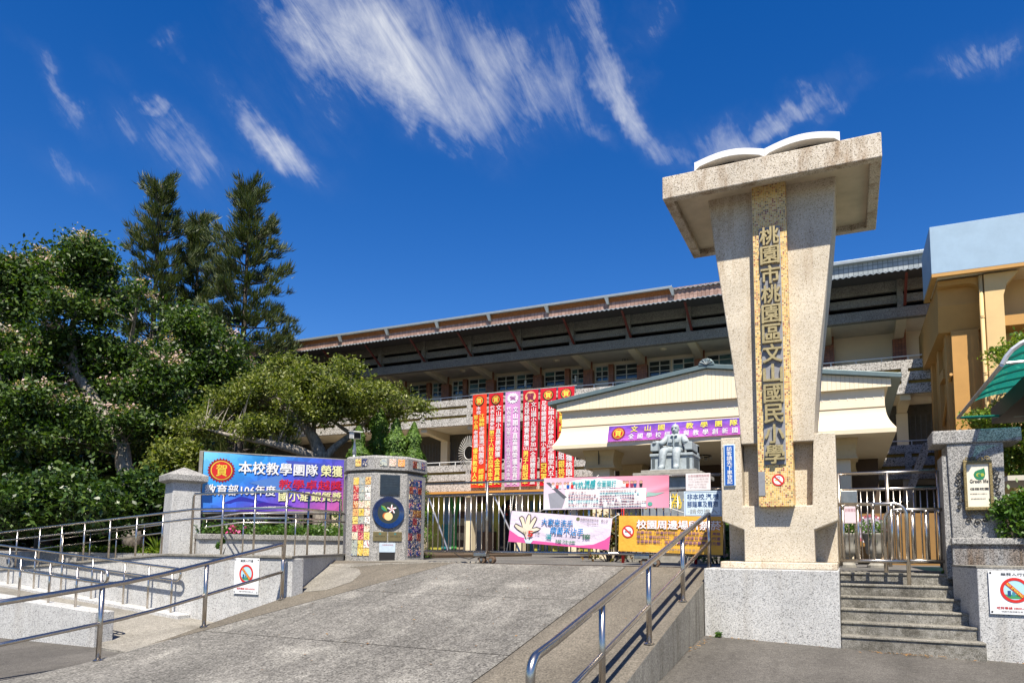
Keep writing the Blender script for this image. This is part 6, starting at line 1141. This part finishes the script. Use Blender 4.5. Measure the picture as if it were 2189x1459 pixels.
def broadleaf(name, label, trunks, blobs, leaf, bark, nclus, nleaf, size, aspect, sig, gap=.0, upb=.6, twigs=.5, flowers=None, group=None, tw_r=.018, shell=.42, bare=0, bare_n=0, gf=.9, sprigs=0):
    base = trunks[0][0][0]; t = thing(name, label, 'tree', tuple(base), group); nodes = []
    for i, tr_ in enumerate(trunks):
        pts = [p for p, r in tr_]; rr_ = [r for p, r in tr_]; P = []; Q = []
        for a in range(len(pts)-1):
            for k in range(4):
                q = pts[a].lerp(pts[a+1], k/4); j = .12*rr_[a]; q = q+Vector((rnd.uniform(-j, j), rnd.uniform(-j, j), 0)); P.append(q); Q.append(rr_[a]+(rr_[a+1]-rr_[a])*k/4)
        P.append(pts[-1]); Q.append(rr_[-1]); nodes += list(zip(P, Q))
        link('trunk' if i == 0 else 'limb', MB().tube(P, Q, 9), bark, t, smooth=True)
    wts = np.array([b[1][0]*b[1][1]*b[1][2] for b in blobs])**.7; wts /= wts.sum(); cl_ = []
    while len(cl_) < nclus:
        c, r = blobs[RS.choice(len(blobs), p=wts)]; u = unit(1)[0]; q = Vector(c)+Vector(u*np.array(r))*float(RS.rand()**shell)
        if gap and noise.noise(q*gf)+.35*noise.noise(q*gf*2.7) < gap-.5: continue
        if bare:                             # limbs on the open, sunlit side stay bare of foliage
            hit = False
            for p, r_ in nodes[:bare_n or None]:
                v = Vector((0, 0, 1.5))-p; v.normalize(); w = q-p; k = w.dot(v)
                if k > -.3 and (w-v*k).length < bare: hit = True; break
            if hit: continue
        cl_.append(q)
    for _ in range(sprigs):                 # shoots that break the outline
        c, r = blobs[RS.choice(len(blobs), p=wts)]; u = unit(1)[0]; u[2] = abs(u[2])*.9+.15; q = Vector(c)+Vector(u*np.array(r))*float(1.02+.22*RS.rand()); cl_.append(q)
    tw = MB()
    for q in cl_:
        if rnd.random() > twigs: continue
        best = min(nodes, key=lambda n_: (n_[0]-q).length+max(0, (n_[0].z-q.z))*1.2); p = best[0]; m_ = p.lerp(q, .5)+Vector((rnd.uniform(-.2, .2), rnd.uniform(-.2, .2), rnd.uniform(-.05, .25)))*(p-q).length*.3
        r0 = min(best[1]*.6, tw_r*(.6+(p-q).length*.5)); tw.tube([p, p.lerp(m_, .6), m_, m_.lerp(q, .6)+Vector((0, 0, .03)), q], [r0, r0*.85, r0*.65, r0*.45, r0*.25], 5, False)
    link('branches', tw, bark, t, smooth=True)
    A = np.array([tuple(q) for q in cl_]); idx = np.repeat(np.arange(len(A)), nleaf); pts = A[idx]+RS.normal(size=(len(idx), 3))*np.array([sig, sig, sig*.62])*(.6+.8*RS.rand(len(A)))[idx][:, None]
    fast_quads('crown', leaves(pts, size, aspect, upb), leaf, t)
    if flowers:
        sel = A[RS.choice(len(A), flowers[0])]; sel = sel[sel[:, 2] > flowers[3]]; idx = np.repeat(np.arange(len(sel)), flowers[1]); off = np.array([0, 0, sig*.75])
        fast_quads('blossom', leaves(sel[idx]+off+RS.normal(size=(len(idx), 3))*[sig*.45, sig*.45, sig*.3], flowers[2], .8, .8), M_FLOWER, t)
    return t
def split(blobs, k, f):                    # foliage pads inside a larger mass
    out = []
    for c, r in blobs:
        for _ in range(k):
            u = unit(1)[0]*RS.rand()**.5*.72; out.append((tuple(np.array(c)+u*np.array(r)), tuple(np.array(r)*f*RS.uniform(.75, 1.2))))
    return out
def blob(px, py, ax, rx, rz, ry=None):
    s = ax/1533; return (tuple(P3(px, py, ax)), (rx*s, (ry or rx)*s, rz*s))
# large flowering tree
A = 21.0
T1 = [[(P3(292, 1175, A), .30), (P3(280, 1040, A), .25), (P3(264, 955, A), .22), (P3(205, 850, A), .17), (P3(165, 790, A), .14), (P3(158, 700, A), .09), (P3(190, 600, A), .05), (P3(205, 520, A), .03)],
      [(P3(165, 790, A), .11), (P3(100, 740, A), .08), (P3(20, 700, A-.6), .05), (P3(-40, 650, A-.6), .03)], [(P3(264, 955, A), .13), (P3(240, 820, A+.5), .10), (P3(285, 720, A+.8), .06), (P3(300, 640, A), .03)], [(P3(205, 850, A), .09), (P3(120, 870, A-1), .06), (P3(20, 860, A-1.2), .03)]]
B1 = [blob(195, 530, A, 80, 60), blob(90, 590, A, 85, 65), blob(0, 620, A, 80, 80), blob(190, 640, A, 115, 70), blob(285, 640, A, 55, 40), blob(60, 760, A-.5, 130, 100), blob(210, 790, A+.5, 150, 100), blob(330, 850, A+.5, 80, 90), blob(110, 890, A-.8, 170, 80), blob(-20, 850, A-.5, 110, 110), blob(250, 915, A, 110, 60)]
broadleaf('flowering_tree', 'large dark green tree with pale pink blossom at the left edge', T1, split(B1, 6, .42), M_LEAF_DARK, M_BARKL, 760, 130, .135, .5, .27, gap=.46, flowers=(600, 46, .065, 5.0), twigs=.55, tw_r=.02, bare=.42, bare_n=22, sprigs=60)
A = 24.0
T2 = [[(P3(430, 1175, A), .22), (P3(425, 1000, A), .18), (P3(395, 880, A), .13), (P3(362, 770, A), .10), (P3(372, 700, A), .06), (P3(385, 640, A), .03)], [(P3(395, 880, A), .09), (P3(440, 790, A), .06), (P3(470, 720, A), .03)]]
B2 = [blob(395, 690, A, 60, 50), blob(440, 760, A, 90, 70), blob(360, 790, A, 90, 80), blob(420, 870, A, 120, 70), blob(350, 930, A, 110, 60), blob(490, 820, A+1, 60, 60)]
broadleaf('leafy_tree', 'smaller dark leafy tree between the flowering tree and the spreading tree', T2, split(B2, 6, .42), M_LEAF_DARK, M_BARKL, 360, 120, .14, .5, .29, gap=.40, flowers=(90, 34, .06, 6.5), twigs=.5, bare=.3, sprigs=30)
A = 26.0
broadleaf('shade_tree', 'dense dark tree deep in shade behind the flowering tree', [[(P3(100, 1175, A), .3), (P3(105, 1000, A), .22), (P3(120, 880, A), .15)]], [blob(60, 930, A, 200, 110), blob(260, 960, A, 150, 90), blob(-60, 1000, A, 120, 90), blob(150, 1040, A, 200, 60)], M_LEAF_SHADE, M_BARKD, 380, 80, .24, .5, .45, twigs=.2)
# spreading tree behind the purple board
A = 19.5
SB = P3(690, 1175, A)
T3 = [[(SB, .26), (P3(695, 1020, A), .22), (P3(690, 975, A), .20), (P3(672, 930, A), .15), (P3(640, 890, A), .10), (P3(600, 850, A), .06), (P3(560, 800, A), .03)],
      [(P3(692, 985, A), .16), (P3(640, 960, A-.5), .13), (P3(580, 945, A-.8), .09), (P3(500, 930, A-1), .05), (P3(440, 915, A-1), .03)], [(P3(692, 985, A), .13), (P3(715, 955, A), .10), (P3(755, 925, A+.3), .08), (P3(790, 890, A+.4), .06), (P3(850, 875, A+.2), .035), (P3(890, 860, A), .02)], [(P3(755, 925, A+.3), .06), (P3(720, 900, A), .05), (P3(740, 850, A), .03), (P3(760, 780, A), .02)], [(P3(672, 930, A), .07), (P3(680, 870, A+.6), .05), (P3(670, 800, A+.6), .03)]]
PADS = [(430, 915, 42, 22), (480, 892, 50, 26), (520, 852, 48, 28), (560, 882, 55, 26), (570, 815, 45, 26), (610, 850, 55, 28), (620, 785, 45, 24), (665, 815, 50, 28), (655, 872, 55, 24), (690, 782, 40, 24), (715, 832, 50, 28), (745, 795, 28, 30), (752, 768, 14, 16), (770, 845, 50, 26), (700, 885, 50, 20), (815, 842, 45, 26), (845, 866, 45, 20), (885, 868, 28, 16), (800, 888, 45, 20), (600, 905, 50, 18), (530, 915, 45, 20), (640, 830, 60, 26), (740, 868, 55, 22)]
B3 = [blob(x, y, A+[-.9, .5, -.2, 1.1, -.5][i % 5], rx, rz, rx*1.25) for i, (x, y, rx, rz) in enumerate(PADS)]
broadleaf('spreading_tree', 'wide spreading olive green tree with bare pale limbs behind the purple board', T3, B3, M_LEAF_OLIVE, M_BARKL, 640, 80, .095, .5, .15, gap=.40, twigs=.8, upb=.5, tw_r=.016, bare=.16, bare_n=24, gf=1.5, sprigs=70)
# dense planting far behind the garden
for px, py, ax, rx, rz, lab in ((-40, 1110, 30, 150, 70, 'dim dense bush far behind the garden at the left edge'), (110, 1115, 31, 150, 62, 'dim dense bush far behind the flowering tree'), (260, 1110, 30, 150, 66, 'dim dense bush far behind the capped stone pier')):
    s = ax/1533; tuft_plant('background_bush', lab, tuple(P3(px, py, ax)), (rx*s, rx*s*.5, rz*s), 6000, .26, .5, M_LEAF_SHADE, 'dense bushes far behind the garden')
# conifers
def juniper(label, px, py0, py1, ax, w, group='clipped conifers behind the octagonal pier'):
    b = P3(px, py0, ax); top = P3(px, py1, ax).z; z0 = 1.2; H_ = top-z0; t = thing('conifer_shrub', label, 'conifer', (b.x, b.y, z0), group); n = 9000
    h = RS.rand(n)**.75; rad = w*np.clip(1.25*(1-h),0,1)**.6*(.82+.26*np.sin(h*31+RS.rand()*6)*np.sin(h*13))*(.72+.34*RS.rand(n)); a = RS.rand(n)*2*math.pi; lob = 1+.22*np.sin(a*4+h*7)*np.cos(a*3-h*11)
    pts = np.stack([b.x+rad*lob*np.cos(a), b.y+rad*lob*np.sin(a), z0+h*H_], 1); nr = np.stack([np.cos(a), np.sin(a), .5+0*a], 1); L4 = leaves(pts, .085, .4, .6, nrm=nr); fast_quads('foliage', L4, M_LEAF_JUN, t); link('trunk', MB().tube([(b.x, b.y, z0-.05), (b.x, b.y, z0+H_*.85)], [.07, .02], 6), M_BARKD, t)
for lab, px, top, ax, w in (('leftmost clipped conifer below the spreading tree', 768, 905, 18.8, .70), ('tallest clipped conifer behind the octagonal pier', 812, 868, 19.6, .85), ('rounded clipped conifer behind the octagonal pier, second from the right', 848, 890, 18.8, .72), ('rightmost clipped conifer beside the octagonal pier', 886, 898, 18.8, .60)): juniper(lab, px, 1000, top, ax, w)
def pine(label, px, pytop, ax, ztrunk, wid, seed):
    rs = np.random.RandomState(seed); b = P3(px, pytop, ax); top = b.z; z0 = 1.2; t = thing('tall_pine', label, 'pine', (b.x, b.y, z0), 'tall pines left of the school'); lean = (rs.rand()-.5)*.2
    xz = lambda z: (b.x+lean*(z-z0)/(top-z0), b.y)
    link('trunk', MB().tube([(xz(z)[0], xz(z)[1], z) for z in np.linspace(z0, top-.1, 12)], list(np.linspace(.26, .03, 12)), 8), M_BARKD, t, smooth=True)
    br = MB(); Q = []; z = z0+ztrunk
    while z < top-.1:
        f = (top-z)/(top-z0-ztrunk); Lm = wid*min(1, .16+f*1.35)*(1-.28*max(0, f-.6)); nb = 6 if f > .12 else 4; a0 = rs.rand()*6.28
        for k in range(nb):
            a = a0+k*6.283/nb+rs.normal()*.35; L_ = Lm*(.45+.75*rs.rand()); dr = np.array([math.cos(a), math.sin(a), 0]); rise = .10+.75*(1-f)**1.5+rs.normal()*.14; x0, y0 = xz(z); p0 = np.array([x0, y0, z+rs.normal()*.12]); p1 = p0+dr*L_*.55+[0, 0, L_*rise*.25]; p2 = p0+dr*L_+[0, 0, L_*rise*.8+.06]
            br.tube([p0, p1, p2], [.045, .03, .012], 4, False)
            for s in np.linspace(.42 if L_ > .8 else .2, 1.0, 3+int(L_*2.4)):
                q = p0*(1-s)**2+2*p1*s*(1-s)+p2*s*s+np.append(rs.normal(size=2)*.10*L_, .02); m_ = 34; d = unit(m_)*.62+dr*.75+[0, 0, .80]; d /= np.linalg.norm(d, axis=1)[:, None]; o = q+rs.normal(size=(m_, 3))*[.09, .09, .05]; ln = (.26+.26*rs.rand(m_))[:, None]; sd = np.cross(d, unit(m_)); sd /= np.linalg.norm(sd, axis=1)[:, None]; sd *= .021
                tip = o+d*ln+np.array([0, 0, .14])*ln; mid = o+d*ln*.5-np.array([0, 0, .05])*ln
                Q.append(np.stack([o-sd*.6, mid-sd, tip, mid+sd], 1))
        z += (.40+.30*rs.rand())*(1 if f > .12 else .6)
    link('branches', br, M_BARKD, t); fast_quads('needles', np.concatenate(Q), M_NEEDLE, t)
pine('leftmost of the three tall dark pines', 352, 362, 35, 3.4, 2.75, 1); pine('slender shorter pine between the two tallest pines', 434, 440, 37, 4.2, 2.0, 2); pine('tall pine nearest the school roof', 540, 368, 34, 3.0, 2.95, 3)
pine('low dark pine top at the left edge', 15, 560, 36, 3.0, 2.6, 4)
# shrubs of the garden
for px, py, ax, rx, rz, lab in ((40, 1085, 17.2, 95, 62, 'glossy dark shrub at the left edge behind the guard rail'), (150, 1060, 17.8, 90, 60, 'dark shrub left of the flowering tree trunk'), (235, 1090, 17.0, 80, 50, 'shrub in front of the flowering tree trunk'), (315, 1070, 17.4, 62, 62, 'bright leafy shrub left of the capped stone pier'), (388, 985, 20.5, 60, 60, 'thin olive shrub behind the capped stone pier')):
    s = ax/1533; tuft_plant('garden_shrub', lab, tuple(P3(px, py, ax)), (rx*s, rx*s, rz*s), 5200, .13, .5, M_LEAF_SHADE if px < 380 else M_LEAF_OLIVE, 'garden shrubs behind the walkway')
pts = np.stack([RS.uniform(-19, -13.2, 9000), RS.uniform(11.62, 13.2, 9000), 1.26+np.abs(RS.normal(size=9000))*.06], 1)
o = fast_quads('ground_cover', leaves(pts, .085, .5, 1.2), M_LEAF_BRIGHT); o['kind'] = 'stuff'; o['label'] = 'low bright ground cover beside the capped stone pier'
pts = np.concatenate([np.array(d0+dd*s_-dn*RS.uniform(-.05, .5))[None]+[[0, 0, 1.70+abs(RS.normal())*.12]]+RS.normal(size=(1, 3))*.05 for s_ in RS.uniform(0, 3.4, 5200)])
o = fast_quads('flower_bed_plants', leaves(pts, .075, .45, .5), M_LEAF_MID); o['kind'] = 'stuff'; o['label'] = 'leafy flower bed plants under the purple board'
o = fast_quads('flower_bed_blossom', leaves(np.array([tuple(d0+dd*(.75+.1*RS.normal())+dn*(.1+.06*RS.normal())+Vector((0, 0, 1.80+.05*RS.normal()))) for _ in range(26)]), .07, .9, .5), M_PINKFL); o['kind'] = 'stuff'; o['label'] = 'magenta blossom in the flower bed under the purple board'
def yucca(label, c, n, L_, mat_):
    t = thing('spiky_plant', label, 'plant', c); Q = []
    for i in range(n):
        a = RS.rand()*6.28; e = RS.uniform(.5, 1.35); d = np.array([math.cos(a)*math.cos(e), math.sin(a)*math.cos(e), math.sin(e)]); s_ = np.array([-math.sin(a), math.cos(a), 0])*.022; b_ = np.array(c); Q.append(np.stack([b_-s_*.5, b_+d*L_*.5-s_, b_+d*L_*(.8+.3*RS.rand())-[0, 0, .08], b_+d*L_*.5+s_]))
    fast_quads('leaf_blades', np.array(Q), mat_, t)
yucca('spiky plant on the garden wall left of the capped stone pier', (-14.6, 11.75, 1.27), 46, .55, M_LEAF_BRIGHT); yucca('second spiky plant close to the capped stone pier', (-13.5, 11.8, 1.27), 40, .5, M_LEAF_MID)
# weed on the retaining wall, hedge behind the gate, right-hand planting
tuft_plant('weed', 'small weed growing on top of the retaining wall', (-10.1, 9.42, 1.44), (.10, .08, .14), 160, .07, .5, M_LEAF_MID)
for x, lab in ((-5.1, 'hedge plant behind the gate left of the statue plinth'), (-2.6, 'hedge plant behind the gate right of the statue plinth'), (-1.5, 'hedge plant behind the gate beside the tall pillar')): tuft_plant('hedge_plant', lab, (x, 16.4, 1.75), (.75, .4, .55), 2600, .09, .5, M_CROTON if x < -4 else M_LEAF_MID, 'hedge plants behind the gate')
for x, lab in ((-4.55, 'thin red post left of the statue plinth behind the gate'), (-2.95, 'thin red post right of the statue plinth behind the gate')):
    rp = thing('red_post', lab, 'post', (x, 15.6, 1.17), 'red posts behind the gate'); link('pole', MB().tube([(x, 15.6, 1.17), (x, 15.6, 2.62)], .035, 8), M_RED, rp, smooth=True); link('collar', MB().tube([(x, 15.6, 2.0), (x, 15.6, 2.12)], .042, 8), M_WHITE, rp)
tuft_plant('planter_shrub', 'bright green shrub in the stone planter partly hiding the framed board', (2.32, 12.10, 2.02), (.40, .15, .38), 4200, .075, .45, M_LEAF_MID); tuft_plant('planter_shrub', 'bushy shrub at the right edge of the stone planter', (2.95, 12.6, 1.98), (.45, .3, .42), 3800, .075, .45, M_LEAF_DARK)
A = 19.0
broadleaf('right_tree', 'yellow green tree behind the kiosk awning at the right edge', [[(P3(2240, 1160, A), .14), (P3(2210, 950, A), .11), (P3(2190, 800, A), .06), (P3(2170, 740, A), .03)]], [blob(2150, 740, A, 45, 26), blob(2195, 730, A, 55, 45), blob(2215, 800, A, 80, 60), blob(2150, 880, A+.6, 85, 36), blob(2185, 960, A+.6, 70, 70), blob(2240, 900, A, 90, 90)], M_LEAF_BRIGHT, M_BARKD, 330, 75, .10, .5, .15, twigs=.5)
for x, y, lab in ((-1.72, 10.93, 'weed at the foot of the sign pillar pedestal'), (-9.3, 9.12, 'weed at the foot of the retaining wall'), (1.30, 12.62, 'weed at the foot of the T-shaped pier')): tuft_plant('weed', lab, (x, y, (road_z(x, y) if y < 12 and x > -3 else (.12 if x < -3 else 1.165))+.05), (.10, .06, .06), 120, .05, .4, M_LEAF_MID, 'small weeds at the wall feet')
# dry leaves and litter at the foot of the steps
lt = []
for _ in range(70): lt.append((rnd.uniform(.2, 1.1), rnd.uniform(10.86, 10.98), road_z(.6, 10.9)+.012))
for _ in range(60): x_ = rnd.uniform(-1.95, 2.6); lt.append((x_, (11.0 if x_ < 1.5 else 11.2)-abs(rnd.gauss(0, .10))-.03, road_z(x_, 10.9)+.012))
for _ in range(50): lt.append((rnd.uniform(-8.3, -2.2), rnd.uniform(6, 11.9), 0)); x_, y_, _z = lt[-1]; lt[-1] = (x_, y_, ramp_z(y_)+.02)
for _ in range(40): lt.append((rnd.uniform(-2.02, -1.9)+.08, rnd.uniform(9.2, 10.98), road_z(-1.8, 10.2)+.02))
o = fast_quads('leaf_litter', leaves(np.array(lt), .035, .6, 3.0), leafmat('dry_leaf', [LF(.18, .09, .03), LF(.30, .17, .06), LF(.12, .05, .02)], .1, .7)); o['kind'] = 'stuff'; o['label'] = 'dry leaf litter at the foot of the steps'
flush_texts()
